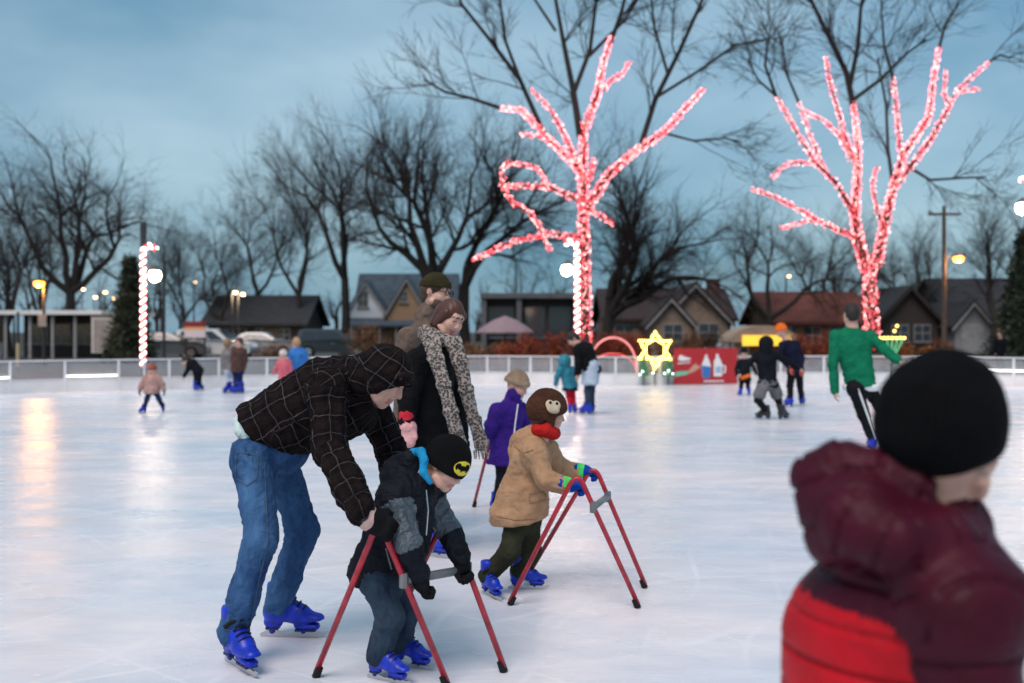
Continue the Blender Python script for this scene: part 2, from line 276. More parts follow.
# ---------------------------------------------------------------- smooth bodies from blended capsules
def vnoise(p, seed=0.):
    i = np.floor(p); f = p - i; f = f * f * (3 - 2 * f); out = 0
    for dx in (0, 1):
        for dy in (0, 1):
            for dz in (0, 1):
                c = i + (dx, dy, dz); h = np.sin(c @ np.array([127.1, 311.7, 74.7]) + seed * 17.3) * 43758.5453; h = h - np.floor(h)
                out = out + h * (f[:, 0] if dx else 1 - f[:, 0]) * (f[:, 1] if dy else 1 - f[:, 1]) * (f[:, 2] if dz else 1 - f[:, 2])
    return out * 2 - 1
class S:
    def __init__(s, vox): s.vox = vox; s.ops = []
    def cap(s, a, b, ra, rb=None, m=0, k=.03, w=None, wf=1., sub=False):
        rb = ra if rb is None else rb; s.ops.append(('s' if sub else 'a', 'c', np.asarray(a, float), np.asarray(b, float), ra, rb, None if w is None else U(w), wf, m, k)); return s
    def chain(s, pts, rs, **kw):
        for i in range(len(pts) - 1): s.cap(pts[i], pts[i + 1], rs[i], rs[i + 1], **kw)
        return s
    def ell(s, c, r, ax=None, m=0, k=.03, sub=False):
        ax = np.eye(3) if ax is None else np.array([U(a) for a in ax]); s.ops.append(('s' if sub else 'a', 'e', np.asarray(c, float), np.asarray(r, float), ax, m, k)); return s
    def cut(s, p, n, k=.008): s.ops.append(('p', 'p', np.asarray(p, float), U(n), k)); return s
    @staticmethod
    def dist(o, Q):
        if o[1] == 'c':
            _, _, a, b, ra, rb, w, wf, m, k = o; ba = b - a; pa = Q - a
            if w is not None:
                sc_ = 1 / wf - 1; bb = ba + w * np.dot(ba, w) * sc_; pp = pa + (pa @ w)[..., None] * w * sc_
            else: bb, pp = ba, pa
            t = np.clip(pp @ bb / (bb @ bb + 1e-12), 0, 1); return np.linalg.norm(pp - t[..., None] * bb, axis=-1) - (ra + (rb - ra) * t)
        if o[1] == 'e':
            _, _, c, r, ax, m, k = o; q = (Q - c) @ ax.T; k0 = np.linalg.norm(q / r, axis=-1); k1 = np.linalg.norm(q / r ** 2, axis=-1) + 1e-9; return k0 * (k0 - 1) / k1
        return (Q - o[2]) @ o[3]
    def box_(s, o):
        if o[1] == 'c':
            R = max(o[4], o[5]) * max(1, o[7]); return np.minimum(o[2], o[3]) - R, np.maximum(o[2], o[3]) + R
        R = np.abs(o[4].T) @ o[3]; return o[2] - R, o[2] + R
    def mesh(s, name, mats, disp=None, matfn=None, ref=(0, -1, 0)):
        v = s.vox; adds = [o for o in s.ops if o[0] == 'a']; bb = [s.box_(o) for o in adds]
        lo = np.min([b[0] for b in bb], 0) - 3 * v; hi = np.max([b[1] for b in bb], 0) + 3 * v
        n = np.ceil((hi - lo) / v).astype(int) + 1; D = np.full(n, 1e3, np.float32)
        axs = [lo[i] + v * np.arange(n[i]) for i in range(3)]
        for o in s.ops:
            if o[0] == 'p': sl = (slice(None),) * 3; k = o[4]
            else:
                l0, h0 = s.box_(o); k = o[-1]; pad = k + 3 * v
                i0 = np.maximum(np.floor((l0 - pad - lo) / v).astype(int), 0); i1 = np.minimum(np.ceil((h0 + pad - lo) / v).astype(int) + 1, n); sl = tuple(slice(a, b) for a, b in zip(i0, i1))
            Q = np.stack(np.meshgrid(*[axs[i][sl[i]] for i in range(3)], indexing='ij'), -1)
            d = S.dist(o, Q); D0 = D[sl]; k = max(k, 1e-4)
            if o[0] == 'a': h = np.maximum(k - np.abs(D0 - d), 0) / k; D[sl] = np.minimum(D0, d) - h * h * k / 4
            else:
                d = d if o[0] == 'p' else -d
                h = np.maximum(k - np.abs(D0 - d), 0) / k; D[sl] = np.maximum(D0, d) + h * h * k / 4
        ins = D < 0; c = ins[:-1, :-1, :-1].astype(np.int8) * 0
        for dx in (0, 1):
            for dy in (0, 1):
                for dz in (0, 1): c = c + ins[dx:n[0] - 1 + dx, dy:n[1] - 1 + dy, dz:n[2] - 1 + dz]
        act = (c > 0) & (c < 8); idx = np.full(act.shape, -1, np.int64); ijk = np.argwhere(act); idx[act] = np.arange(len(ijk))
        acc = np.zeros((len(ijk), 3)); cnt = np.zeros(len(ijk))
        cs = [(a, b, d) for a in (0, 1) for b in (0, 1) for d in (0, 1)]
        for a in cs:
            for ax in range(3):
                if a[ax]: continue
                b = list(a); b[ax] = 1; d0 = D[tuple((ijk + a).T)]; d1 = D[tuple((ijk + b).T)]; ok = (d0 < 0) != (d1 < 0)
                t = np.where(ok, d0 / np.where(ok, d0 - d1, 1), 0); pt = np.array(a, float)[None] + np.zeros((len(ijk), 3)); pt[:, ax] += t
                acc += pt * ok[:, None]; cnt += ok
        vert = lo + v * (ijk + acc / cnt[:, None]); faces = []
        for ax in range(3):
            o1, o2 = (ax + 1) % 3, (ax + 2) % 3; s0 = [slice(None)] * 3; s1 = [slice(None)] * 3; s0[ax] = slice(0, -1); s1[ax] = slice(1, None)
            ch = ins[tuple(s0)] != ins[tuple(s1)]; e = np.argwhere(ch); e = e[(e[:, o1] > 0) & (e[:, o2] > 0) & (e[:, o1] < n[o1] - 1) & (e[:, o2] < n[o2] - 1)]
            def cell(d1, d2): q = e.copy(); q[:, o1] -= d1; q[:, o2] -= d2; return idx[tuple(q.T)]
            q = np.stack([cell(1, 1), cell(0, 1), cell(0, 0), cell(1, 0)], 1); inside = ins[tuple(e.T)]; q[~inside] = q[~inside][:, ::-1]; faces.append(q)
        faces = np.concatenate(faces); faces = faces[(faces >= 0).all(1)]
        DD = np.stack([S.dist(o, vert) for o in adds], 1); pr = DD.argmin(1)
        wrap = np.zeros((len(vert), 3)); rad = np.zeros((len(vert), 2)); rv = U(np.asarray(ref, float))
        for i, o in enumerate(adds):
            sel = pr == i
            if not sel.any(): continue
            if o[1] == 'c': a = o[2]; t = U(o[3] - o[2]) if np.linalg.norm(o[3] - o[2]) > 1e-6 else V(0, 0, 1); R = (o[4] + o[5]) / 2 * (1 + o[7]) / 2
            else: a = o[2]; t = o[4][2]; R = o[3].mean()
            e1 = U(rv - t * np.dot(rv, t) + 1e-6); e2 = np.cross(t, e1); q = vert[sel] - a; x = q @ e1; y = q @ e2; L = np.hypot(x, y) + 1e-9
            wrap[sel] = np.stack([q @ t, np.arctan2(y, x) * R, np.full(sel.sum(), i)], 1); rad[sel] = np.stack([x / L, y / L], 1)
        if disp is not None:
            fn = np.cross(vert[faces[:, 2]] - vert[faces[:, 0]], vert[faces[:, 3]] - vert[faces[:, 1]]); nr = np.zeros_like(vert)
            for k in range(4): np.add.at(nr, faces[:, k], fn)
            nr /= np.linalg.norm(nr, axis=1)[:, None] + 1e-9; vert = vert + nr * disp(vert, wrap, rad, pr)[:, None]
        ms = np.array([o[8] if o[1] == 'c' else o[5] for o in adds])[pr]
        if matfn is not None: ms = matfn(vert, ms, wrap, pr)
        me = mesh(name, vert, faces, mats, ms[faces[:, 0]], True)
        at = me.attributes.new('wrap', 'FLOAT_VECTOR', 'POINT'); at.data.foreach_set('vector', wrap.astype(np.float32).ravel()); return me
    def build(s, name, mats, parent=None, **kw):
        if not isinstance(mats, (list, tuple)): mats = [mats]
        return obj(name, s.mesh(name, mats, **kw), parent)
def wrinkle(amp, fa=22., fc=1.5, seed=0., big=.6):
    def d(p, w, r, pr):
        a = vnoise(np.stack([w[:, 0] * fa + r[:, 0] * 1.3, r[:, 0] * fc + pr * 3.1, r[:, 1] * fc], 1), seed); b = vnoise(p * 11, seed + 3)
        c = vnoise(np.stack([w[:, 0] * fa * 2.1 - r[:, 1] * 2, r[:, 0] * fc * 2, r[:, 1] * fc * 2 + pr], 1), seed + 7)
        return 1.35 * amp * ((1 - 2.4 * np.abs(a) ** .8) * .6 + big * b + .35 * (1 - 2 * np.abs(c)))
    return d
# ---------------------------------------------------------------- ground and ice
rng = random.Random(7)
ctrl = [(-420, 425), (-150, 402), (0, 394), (135, 390), (300, 386), (480, 383), (640, 385), (800, 383), (950, 385), (1024, 387), (1250, 398), (1500, 420)]
cp = [G(*c) for c in ctrl]
def cat_(t):
    i = min(int(t), len(cp) - 2); f = t - i; p0, p1, p2, p3 = cp[max(i - 1, 0)], cp[i], cp[i + 1], cp[min(i + 2, len(cp) - 1)]
    return .5 * (2 * p1 + (p2 - p0) * f + (2 * p0 - 5 * p1 + 4 * p2 - p3) * f * f + (3 * p1 - p0 - 3 * p2 + p3) * f ** 3)
fine = [cat_(t) for t in np.linspace(0, len(cp) - 1.001, 1200)]
BAR = [fine[0]]
for q in fine:
    if np.linalg.norm(q[:2] - BAR[-1][:2]) >= 1.2: BAR.append(q)
mb = MB()
for a, b in zip(BAR[:-1], BAR[1:]):
    mb.add([(a[0], -8, 0), (b[0], -8, 0), (b[0], b[1] + .12, 0), (a[0], a[1] + .12, 0)], [(0, 1, 2, 3)])
tag(mb.build('ice_rink', ice_mat()), kind='structure')
def ground_mat():
    m = M('winter_ground', (.035, .030, .024), .95, .45, .6, .5, 12); return m
tag(MB().add([(-400, -60, -.06), (400, -60, -.06), (400, 600, -.06), (-400, 600, -.06)], [(0, 1, 2, 3)]) or obj('ground', mesh('ground', [(-400, -60, -.06), (400, -60, -.06), (400, 600, -.06), (-400, 600, -.06)], [(0, 1, 2, 3)], [ground_mat()])), kind='structure')
ASPH = M('asphalt', (.055, .056, .06), .85, .25, 2, .3, 90)
def sheet(name, x0, x1, y0, y1, z, mat): return tag(obj(name, mesh(name, [(x0, y0, z), (x1, y0, z), (x1, y1, z), (x0, y1, z)], [(0, 1, 2, 3)], [mat])), kind='structure')
sheet('parking_lot', -70, 8, 44, 70, -.056, ASPH)
sheet('street', 10, 90, 36, 46, -.055, ASPH)
MULCH = M('mulch', (.10, .045, .028), .95, .4, 5, .6, 30)
sheet('mulch_bed', -40, 10, 28.8, 34, -.052, MULCH)

# ---------------------------------------------------------------- rink barrier
RAILW = M('white_rail', (.72, .72, .74), .4, .1, 2)
def panel_mat():
    m = M('frosted_panel', (.62, .64, .68), .3, .15, 1.5); n, l, b = nodes(m); b.inputs['Alpha'].default_value = .22; return m
PANEL = panel_mat(); KICK = M('kick_board', (.70, .69, .70), .5, .12, 2); LEDW = M('white_led_tube', (1, .95, .9), .4, emit=1.6, ecol=(1, .93, .86))
bar = thing('rink_barrier', 'long low white rink barrier with posts and frosted panels around the ice', 'barrier', (0, 27, 0), world=True)
HB = .74
for i, (a, b) in enumerate(zip(BAR[:-1], BAR[1:])):
    d = b - a; L = np.hypot(d[0], d[1]); t = d / L; rz = math.atan2(d[1], d[0]); nrm = V(-t[1], t[0], 0); c = (a + b) / 2
    px = 512 + c[0] / c[1] * F
    if px < -330 or px > 1400: continue
    MB().box(a + V(0, 0, HB / 2), (.055, .055, HB), rz=rz).build('post', RAILW, bar)
    MB().box(c + V(0, 0, HB + .018), (L, .075, .035), rz=rz).build('top_rail', RAILW, bar)
    MB().box(c + V(0, 0, .30), (L - .06, .035, .03), rz=rz).build('middle_rail', RAILW, bar)
    MB().box(c + V(0, 0, .14), (L - .06, .03, .27), rz=rz).build('kick_board', KICK, bar)
    MB().box(c + V(0, 0, .515), (L - .06, .008, .395), rz=rz).build('panel', PANEL, bar)
    if 440 > px > 135 or 460 < px < 640: MB().box(c + V(0, 0, .52), (.04, .03, .40), rz=rz).build('stile', RAILW, bar)
    if px < 30 or 70 < px < 135 or px > 975:
        MB().tube([a - nrm * .05 + t * .04 + V(0, 0, .38 if px < 200 else .42), b - nrm * .05 - t * .04 + V(0, 0, .38 if px < 200 else .42)], .018, 8).build('light_tube', LEDW, bar)

# ---------------------------------------------------------------- trees
BARK = M('dark_bark', (.022, .017, .016), .95, .35, 5, .8, 18, stretch=(1, 1, .25)); TWIG = M('twig_bark', (.036, .028, .027), .95, spec=.1)
def rot_(d, ang, r):
    ax = U(np.cross(d, V(r.gauss(0, 1), r.gauss(0, 1), r.gauss(0, 1)))); return U(d * math.cos(ang) + np.cross(ax, d) * math.sin(ang))
class Tree:
    def __init__(s, seed): s.r = random.Random(seed); s.big = []; s.small = []
    def path(s, pts, r0, r1, kids=(), lvl=1, **kw):
        n = len(pts) - 1
        for i in range(n): s.big.append((pts[i], pts[i + 1] + U(pts[i + 1] - pts[i]) * .02, r0 + (r1 - r0) * i / n, r0 + (r1 - r0) * (i + 1) / n))
    def grow(s, p, d, L, rad, lvl, mx_=5, up=.12, ang=.6, nk=3, wob=.16):
        r = s.r; n = 4 if lvl < 3 else 3; q = np.array(p, float); st = L / n; pts = [q]
        for i in range(n):
            d = U(d + V(r.gauss(0, wob), r.gauss(0, wob), r.gauss(0, wob) + up)); q2 = q + d * st
            f0, f1 = 1 - .55 * i / n, 1 - .55 * (i + 1) / n
            (s.big if rad > .03 else s.small).append((q, q2, rad * f0, rad * f1)); q = q2; pts.append(q)
            if lvl < mx_ and i >= (1 if lvl < 2 else 0):
                for _ in range(nk if lvl > 1 else nk - 1):
                    if r.random() < .53: s.grow(q - d * st * r.random(), rot_(d, ang * r.uniform(.6, 1.35), r), L * r.uniform(.42, .72), max(rad * f1 * r.uniform(.45, .7), .006), lvl + 1, mx_, up * .8, ang, nk, wob)
        if lvl < mx_:
            for _ in range(2): s.grow(q, rot_(d, ang * r.uniform(.3, .8), r), L * r.uniform(.55, .8), max(rad * .42, .006), lvl + 1, mx_, up * .8, ang, nk, wob)
    def build(s, root, bark=BARK, twig=TWIG, thin=.72):
        A, B, ra, rb = map(np.array, zip(*s.big)); v, f = segs(A, B, ra, rb, 7); obj('trunk', mesh('trunk', v, f, [bark], smooth=True), root)
        if s.small:
            A, B, ra, rb = map(np.array, zip(*s.small)); v, f = segs(A, B, ra * thin, rb * thin, 3); obj('crown', mesh('crown', v, f, [twig]), root)
def bare_tree(px, Y, top, seed, label, stems=((0, 0, 1),), fork=.3, rad=.28, width=.6, mx_=5, nk=3, up=.12, group='bare trees behind the rink', wob=.16, base=None):
    """px: trunk column, top: image row its crown reaches, stems: directions of the main limbs"""
    x = X(px, Y); hgt = Z(top, Y) + .06; root = thing('bare_tree', label, 'tree', (x, Y, -.06), group)
    t = Tree(seed); p = V(x, Y, -.06); q = V(x + t.r.gauss(0, .08), Y, hgt * fork); rad *= .74; mid = (p + q) / 2 + V(t.r.gauss(0, .05), 0, 0)
    t.path([p, p + V(0, 0, .35), mid, q], rad * 1.25, rad * .85)
    t.big[0] = (p, p + V(0, 0, .36), rad * 1.7, rad * 1.2)
    for sx, sy, sz in stems:
        t.grow(q - V(0, 0, .15), U((sx, sy, sz)), hgt * (1 - fork) * .50, rad * (.75 if len(stems) > 1 else .8), 1, mx_, up, width, nk, wob)
    t.build(root); return root
ST3 = ((-.45, .1, 1), (.4, -.2, 1), (.0, .3, 1.1))
bare_tree(72, 60, 140, 11, 'tall round-crowned bare tree at far left behind the orange lamp', ((-.9, .1, .8), (.9, -.2, .7), (.1, .4, 1.1), (-.35, -.4, 1.2), (.4, .2, 1.2)), .30, .42, .85, 5, 3, .02, wob=.2)
bare_tree(38, 70, 215, 41, 'low bare tree left of the tall round-crowned one', ST3, .22, .28, .8, 5, 3, .06)
bare_tree(8, 56, 205, 12, 'dark bare tree cut by the left edge of the picture', ST3, .2, .3, .7, 5, 3, .08)
bare_tree(345, 60, 128, 13, 'slender forked bare tree rising before the blue-roofed house', ((-.42, .1, 1), (.45, -.1, 1), (.05, .3, 1)), .34, .36, .62, 5, 3, .08, wob=.2)
bare_tree(298, 74, 165, 14, 'thin bare tree left of the forked tree, behind the dark roof', ST3, .3, .28, .55, 5, 3, .14)
bare_tree(258, 76, 190, 15, 'bare tree standing over the middle of the dark roof', ((-.3, .1, 1), (.7, -.2, 1), (-.6, .3, .8)), .36, .25, .7, 5, 3, .08, wob=.2)
bare_tree(222, 72, 205, 16, 'bare tree above the white parked cars', ((-.7, .1, 1), (.6, -.2, .9), (.1, .3, 1)), .24, .22, .8, 5, 3, .04, wob=.24)
bare_tree(186, 78, 225, 17, 'smallest bare tree right of the left candy-striped pole', ST3, .25, .2, .6, 5, 3, .12)
bare_tree(430, 48, 105, 18, 'thick upright multi-stemmed bare tree above the olive beanie', ((-.22, 0, 1), (.1, .1, 1.1), (-.05, -.2, 1), (-.7, .2, .9), (.45, .1, 1)), .3, .42, .62, 5, 3, .07, wob=.2)
bare_tree(466, 50, 110, 19, 'leaning twin bare tree right of the thick multi-stemmed one', ((.3, 0, 1), (.12, .2, 1), (.75, -.2, 1)), .3, .38, .6, 5, 3, .08, wob=.2)
bare_tree(607, 48, 165, 20, 'wide dark bare tree close behind the left pink-lit tree', ((.9, 0, .8), (.5, .2, 1), (-.3, .1, 1), (.1, -.2, 1.2), (1.1, .2, .75)), .24, .42, .75, 5, 3, .0, wob=.2)
bare_tree(768, 56, 195, 21, 'bushy bare tree left of the right pink-lit tree', ((-.7, .1, .8), (.1, .2, 1), (.8, -.1, .9)), .25, .3, .75, 5, 3, .03, wob=.22)
bare_tree(820, 64, 215, 22, 'bare tree seen through the right pink-lit tree', ST3, .24, .28, .6, 5, 3, .1)
bare_tree(915, 70, 225, 23, 'bare tree between the right pink-lit tree and the wooden pole', ST3, .24, .26, .65, 5, 3, .1)
bare_tree(996, 62, 205, 24, 'bare tree at the right edge beyond the wooden pole', ST3, .24, .3, .65, 5, 3, .1)
bare_tree(690, 80, 235, 25, 'faint bare tree over the tan house roof', ST3, .25, .2, .6, 5, 2, .12)
bare_tree(530, 82, 262, 26, 'small bare tree behind the flat-roofed building', ST3, .25, .18, .6, 5, 2, .12)
bare_tree(158, 84, 240, 27, 'thin bare tree directly behind the left candy-striped pole', ST3, .25, .18, .55, 5, 2, .15)

# a far wood that reads as one mass, along the skyline
t = Tree(77)
for i in range(110):
    x = -95 + i * 1.75 + t.r.gauss(0, 1); y = 118 + t.r.uniform(0, 35); h = t.r.uniform(4, 8.5)
    t.big.append((V(x, y, -.1), V(x, y, h * .4), .22, .16))
    t.grow(V(x, y, h * .3), U((t.r.gauss(0, .15), 0, 1)), h * .38, .15, 2, 4, .1, .75, 3)
A, B, ra, rb = map(np.array, zip(*(t.big + t.small))); v, f = segs(A, B, ra * 1.6, rb * 1.6, 3)
tag(obj('far_wood', mesh('far_wood', v, f, [TWIG])), 'hazy band of leafless woodland along the far skyline', 'wood', kind='stuff')

# the two trees wrapped in pink-red lights
LEDA = M('pink_led', (1, .10, .14), .4, emit=3.4, ecol=(1, .14, .17)); LEDB = M('pale_pink_led', (1, .5, .5), .4, emit=4.0, ecol=(1, .50, .46)); LEDC = M('red_led', (.9, .03, .05), .4, emit=1.5, ecol=(1, .04, .06))
LITBARK = M('lit_bark', (.085, .045, .04), .95, .3, 6, .7, 20)  # bark base colour lightened and reddened with the bulbs' glow
def bulbs(pos, cols, r, root, name, mats):
    o8 = np.array([(1, 0, 0), (-1, 0, 0), (0, 1, 0), (0, -1, 0), (0, 0, 1), (0, 0, -1)]) * r; f8 = np.array([(0, 2, 4), (2, 1, 4), (1, 3, 4), (3, 0, 4), (2, 0, 5), (1, 2, 5), (3, 1, 5), (0, 3, 5)])
    pos = np.asarray(pos); v = (pos[:, None] + o8[None]).reshape(-1, 3); f = (np.arange(len(pos))[:, None, None] * 6 + f8[None]).reshape(-1, 3)
    return tag(obj(name, mesh(name, v, f, mats, np.repeat(cols, 8)), root), kind='stuff')
def lit_tree(px, Y, seed, label, lit, dark, r0):
    root = thing('lit_tree', label, 'tree', (X(px, Y), Y, -.06), 'trees wrapped in pink lights')
    t = Tree(seed); r = t.r; pos = []; cols = []; cord = []; up_ = []
    known = []
    def snap(q):                                   # depth of the limb this one grows from
        if not known: return Y
        d_ = [(k[0] - q[0]) ** 2 + (k[1] - q[1]) ** 2 for k in known]; return known[int(np.argmin(d_))][2]
    def keep(pts):
        for a, b in zip(pts[:-1], pts[1:]):
            for s_ in np.linspace(0, 1, 8): c = a + (b - a) * s_; known.append((512 + c[0] / c[1] * F, YH - (c[2] - H) / c[1] * F, c[1]))
    def real(pl, dy):
        n = len(pl); out = []
        y0 = snap(pl[0])
        for i, q in enumerate(pl): out.append(P(q[0], q[1], y0 + dy * (i / max(n - 1, 1)) ** 1.2))
        return out
    for pl, ra, rb, dy in lit:
        ra *= .74; rb *= .42; pts = real(pl, dy); keep(pts); t.path(pts, ra, rb); n = len(pts) - 1
        for i in range(n):
            a, b = pts[i], pts[i + 1]; L = np.linalg.norm(b - a); tt = U(b - a); e = U(np.cross(tt, V(.3, 1, .2))); e2 = np.cross(tt, e); ph = r.random() * 6
            rr = lambda s_: ra + (rb - ra) * (i + s_) / n
            nb = int(L * (66 if ra < .09 else 150)) + 2
            for k in range(nb):
                s_ = (k + r.random()) / nb; an = r.random() * 6.283; R = rr(s_) + .008 + .075 * r.random() ** 2
                pos.append(a + (b - a) * s_ + R * (math.cos(an) * e + math.sin(an) * e2)); cols.append(r.choices((0, 1, 2), (6, 3, 4))[0])
            m_ = int(L / .16 * 8) + 2; prev = None
            for k in range(m_ + 1):
                s_ = k / m_; an = ph + s_ * L / .16 * 6.283; c = a + (b - a) * s_ + (rr(s_) + .008) * (math.cos(an) * e + math.sin(an) * e2)
                if prev is not None: cord.append((prev, c, .006, .006))
                prev = c
    for pl, ra, rb, dy, y0 in dark:
        ys_ = snap(pl[0]); pts = [P(q[0], q[1], ys_ + dy * i / max(len(pl) - 1, 1)) for i, q in enumerate(pl)]; n = len(pts) - 1; keep(pts); up_ = []
        for i in range(n): up_.append((pts[i], pts[i + 1], ra + (rb - ra) * i / n, ra + (rb - ra) * (i + 1) / n))
        for i in range(1, n + 1):
            d = U(pts[i] - pts[i - 1])
            for _ in range(2): t.grow(pts[i] - d * r.random() * .5, rot_(d, r.uniform(.3, .9), r), r.uniform(.9, 1.8), min(rb * .75, .029), 3, 5, .04, .6, 3)
        A, B, ra_, rb_ = map(np.array, zip(*up_)); v, f = segs(A - (B - A) * .03, B + (B - A) * .03, ra_, rb_, 7); obj('upper_limb', mesh('upper_limb', v, f, [BARK], smooth=True), root)
    t.build(root, LITBARK, TWIG, 1.)
    A, B, ra, rb = map(np.array, zip(*cord)); v, f = segs(A, B, ra, rb, 3)
    tag(obj('light_cord', mesh('light_cord', v, f, [M('red_cord', (.3, .01, .015), .5)]), root), kind='stuff')
    bulbs(pos, cols, .0185, root, 'light_string', [LEDA, LEDB, LEDC])
lit1 = [([(583, 352), (584, 329), (584, 285), (584, 239), (583, 199), (583, 149), (584, 124)], .30, .17, 0),
        ([(585, 128), (587, 122), (597, 95), (604, 60), (612, 36)], .15, .08, -.6), ([(604, 90), (609, 82), (622, 74), (630, 62)], .06, .04, .5),
        ([(582, 178), (579, 169), (559, 149), (542, 132), (522, 110), (500, 108)], .13, .06, -1.2), ([(580, 168), (573, 155), (564, 134), (549, 107), (530, 89)], .11, .05, 1.0),
        ([(556, 146), (542, 137), (519, 134)], .06, .04, .4), ([(582, 204), (577, 199), (549, 187), (525, 186), (503, 186)], .11, .06, -1.3),
        ([(503, 186), (502, 170), (507, 162), (537, 167), (549, 186)], .05, .04, .5), ([(503, 186), (512, 202), (532, 214), (542, 232), (550, 251)], .06, .05, .3),
        ([(583, 243), (579, 237), (549, 234), (514, 241), (490, 252), (472, 260)], .10, .04, -1.6),
        ([(585, 212), (589, 204), (609, 174), (634, 152), (664, 132), (684, 110), (704, 88)], .18, .07, -1.5), ([(586, 208), (596, 213), (614, 224)], .08, .05, -.5), ([(586, 185), (592, 172), (594, 158)], .07, .05, .4)]
dark1 = [([(611, 42), (622, 10), (630, -25)], .07, .04, -.3, -.6), ([(580, 135), (573, 90), (563, 40), (552, -20)], .12, .05, .8, 0), ([(573, 95), (590, 50), (596, 0), (610, -30)], .08, .04, .4, .3),
         ([(544, 134), (520, 80), (490, 40), (462, 5), (450, -25)], .08, .035, -.6, -.6), ([(500, 108), (470, 98), (445, 92), (425, 80)], .06, .03, .3, -1.2), ([(520, 80), (505, 40), (500, 0)], .06, .03, 0, -.8),
         ([(640, 148), (655, 100), (680, 50), (700, 5), (712, -25)], .09, .04, -.5, -1.0), ([(660, 95), (700, 70), (735, 45), (760, 40)], .05, .03, .3, -1.2), ([(664, 133), (695, 141), (725, 138), (740, 142)], .04, .02, .3, -1.0), ([(590, 55), (625, 20), (650, -20)], .06, .03, .4, .5), ([(555, 30), (535, 0), (520, -30)], .05, .03, 0, .6), ([(668, 75), (655, 30), (650, -10)], .05, .03, .2, -1.2)]
lit_tree(583, 31, 5, 'bare tree wrapped in pink lights behind the leaning adult in black jacket', lit1, dark1, .3)
lit2 = [([(872, 350), (872, 328), (870, 279), (868, 268)], .33, .25, 0), ([(868, 275), (859, 244), (855, 214), (858, 164), (857, 134), (853, 102)], .21, .08, .6),
        ([(855, 216), (850, 206), (837, 184), (815, 162), (795, 129), (776, 95)], .12, .06, -1.2), ([(824, 170), (822, 164), (810, 134), (799, 102)], .07, .045, .6),
        ([(857, 166), (852, 159), (839, 134), (822, 119), (805, 112)], .08, .05, 1.0), ([(855, 160), (846, 140), (839, 114), (829, 80), (826, 56)], .09, .05, -.8), ([(815, 162), (790, 163), (780, 168), (772, 179)], .05, .04, -.5),
        ([(857, 240), (853, 236), (824, 224), (802, 211), (775, 197), (752, 189)], .10, .045, -1.4), ([(815, 220), (805, 221), (780, 229)], .05, .04, .4),
        ([(868, 275), (877, 262), (887, 214), (894, 184), (904, 154), (929, 117), (933, 85), (939, 47)], .20, .06, -.8), ([(893, 188), (900, 180), (931, 139), (949, 107), (958, 90), (989, 62)], .12, .05, 1.2), ([(956, 92), (978, 89)], .05, .04, .2), ([(950, 106), (944, 95), (946, 70)], .05, .04, -.3),
        ([(903, 158), (900, 149), (897, 114), (893, 77)], .08, .05, .8), ([(884, 228), (877, 209), (872, 184), (877, 167)], .07, .05, -.6)]
dark2 = [([(853, 104), (846, 72), (828, 35), (812, 2), (806, -25)], .10, .045, .3, .6), ([(850, 85), (858, 45), (861, 5), (868, -25)], .08, .04, -.3, .6), ([(853, 100), (880, 80), (905, 55), (925, 40)], .07, .03, .6, .6),
         ([(893, 78), (884, 45), (882, 15)], .05, .03, .3, .8), ([(776, 96), (765, 65), (768, 40)], .05, .03, -.4, -1.2), ([(799, 103), (785, 70), (782, 40)], .045, .03, .3, -.6), ([(776, 96), (758, 80), (748, 60)], .04, .025, .3, -1.2), ([(939, 48), (945, 25), (958, 5)], .05, .03, .3, -.8), ([(989, 62), (1000, 55), (1010, 58)], .04, .03, 0, 1.2),
         ([(906, 165), (930, 180), (960, 178), (985, 177)], .05, .03, .5, .3), ([(893, 186), (888, 150), (886, 105), (878, 60)], .06, .03, .5, -.3)]
lit_tree(872, 31.5, 6, 'bare tree wrapped in pink lights behind the skater in green', lit2, dark2, .33)

# ---------------------------------------------------------------- conifer, shrubs
def foliage(n, fn, size, mats, name, root, seed=1, droop=0.):
    r = np.random.RandomState(seed); c = fn(r, n); d = r.normal(size=(n, 3)); d[:, 2] -= droop; d /= np.linalg.norm(d, axis=1)[:, None]; e = np.cross(d, r.normal(size=(n, 3))); e /= np.linalg.norm(e, axis=1)[:, None]
    L = size * r.uniform(.6, 1.4, (n, 1)); v = np.stack([c - e * L * .22, c + d * L * .6 + np.cross(d, e) * L * .12, c + e * L * .22, c + d * L * 1.1], 1).reshape(-1, 3)
    # each leaf: a folded diamond
    f = (np.arange(n)[:, None, None] * 4 + np.array([(0, 1, 3), (1, 2, 3)])[None]).reshape(-1, 3)
    return obj(name, mesh(name, v, f, mats, np.repeat(r.randint(0, len(mats), n), 2)), root)
NEEDA = M('conifer_green', (.020, .032, .020), .9); NEEDB = M('conifer_green_light', (.035, .05, .03), .9)
def conifer(px, Y, top, wid, label, seed):
    x = X(px, Y); h = Z(top, Y); root = thing('evergreen_tree', label, 'tree', (x, Y, -.06), 'evergreens behind the rink')
    MB().tube([(x, Y, -.06), (x, Y, h * .5), (x, Y, h * .97)], [.2, .12, .02], 7).build('trunk', BARK, root)
    def fn(r, n):
        t = r.uniform(0, 1, n) ** 1.4; a = r.uniform(0, 6.283, n); lay = 1 - .22 * ((t * 11) % 1); R = wid * (1 - t * .93) * lay * np.sqrt(r.uniform(.2, 1, n)) * (1 + .18 * np.sin(a * 5 + t * 40))
        return np.stack([x + R * np.cos(a), Y + R * np.sin(a), .3 + t * (h - .3)], 1)
    foliage(5000, fn, .34, [NEEDA, NEEDB], 'crown', root, seed, .5)
conifer(130, 46, 258, 1.15, 'dark evergreen beside the left candy-striped pole', 3)
conifer(1026, 42, 232, 1.7, 'dark evergreen cut by the right edge of the picture', 4)
LB = {}
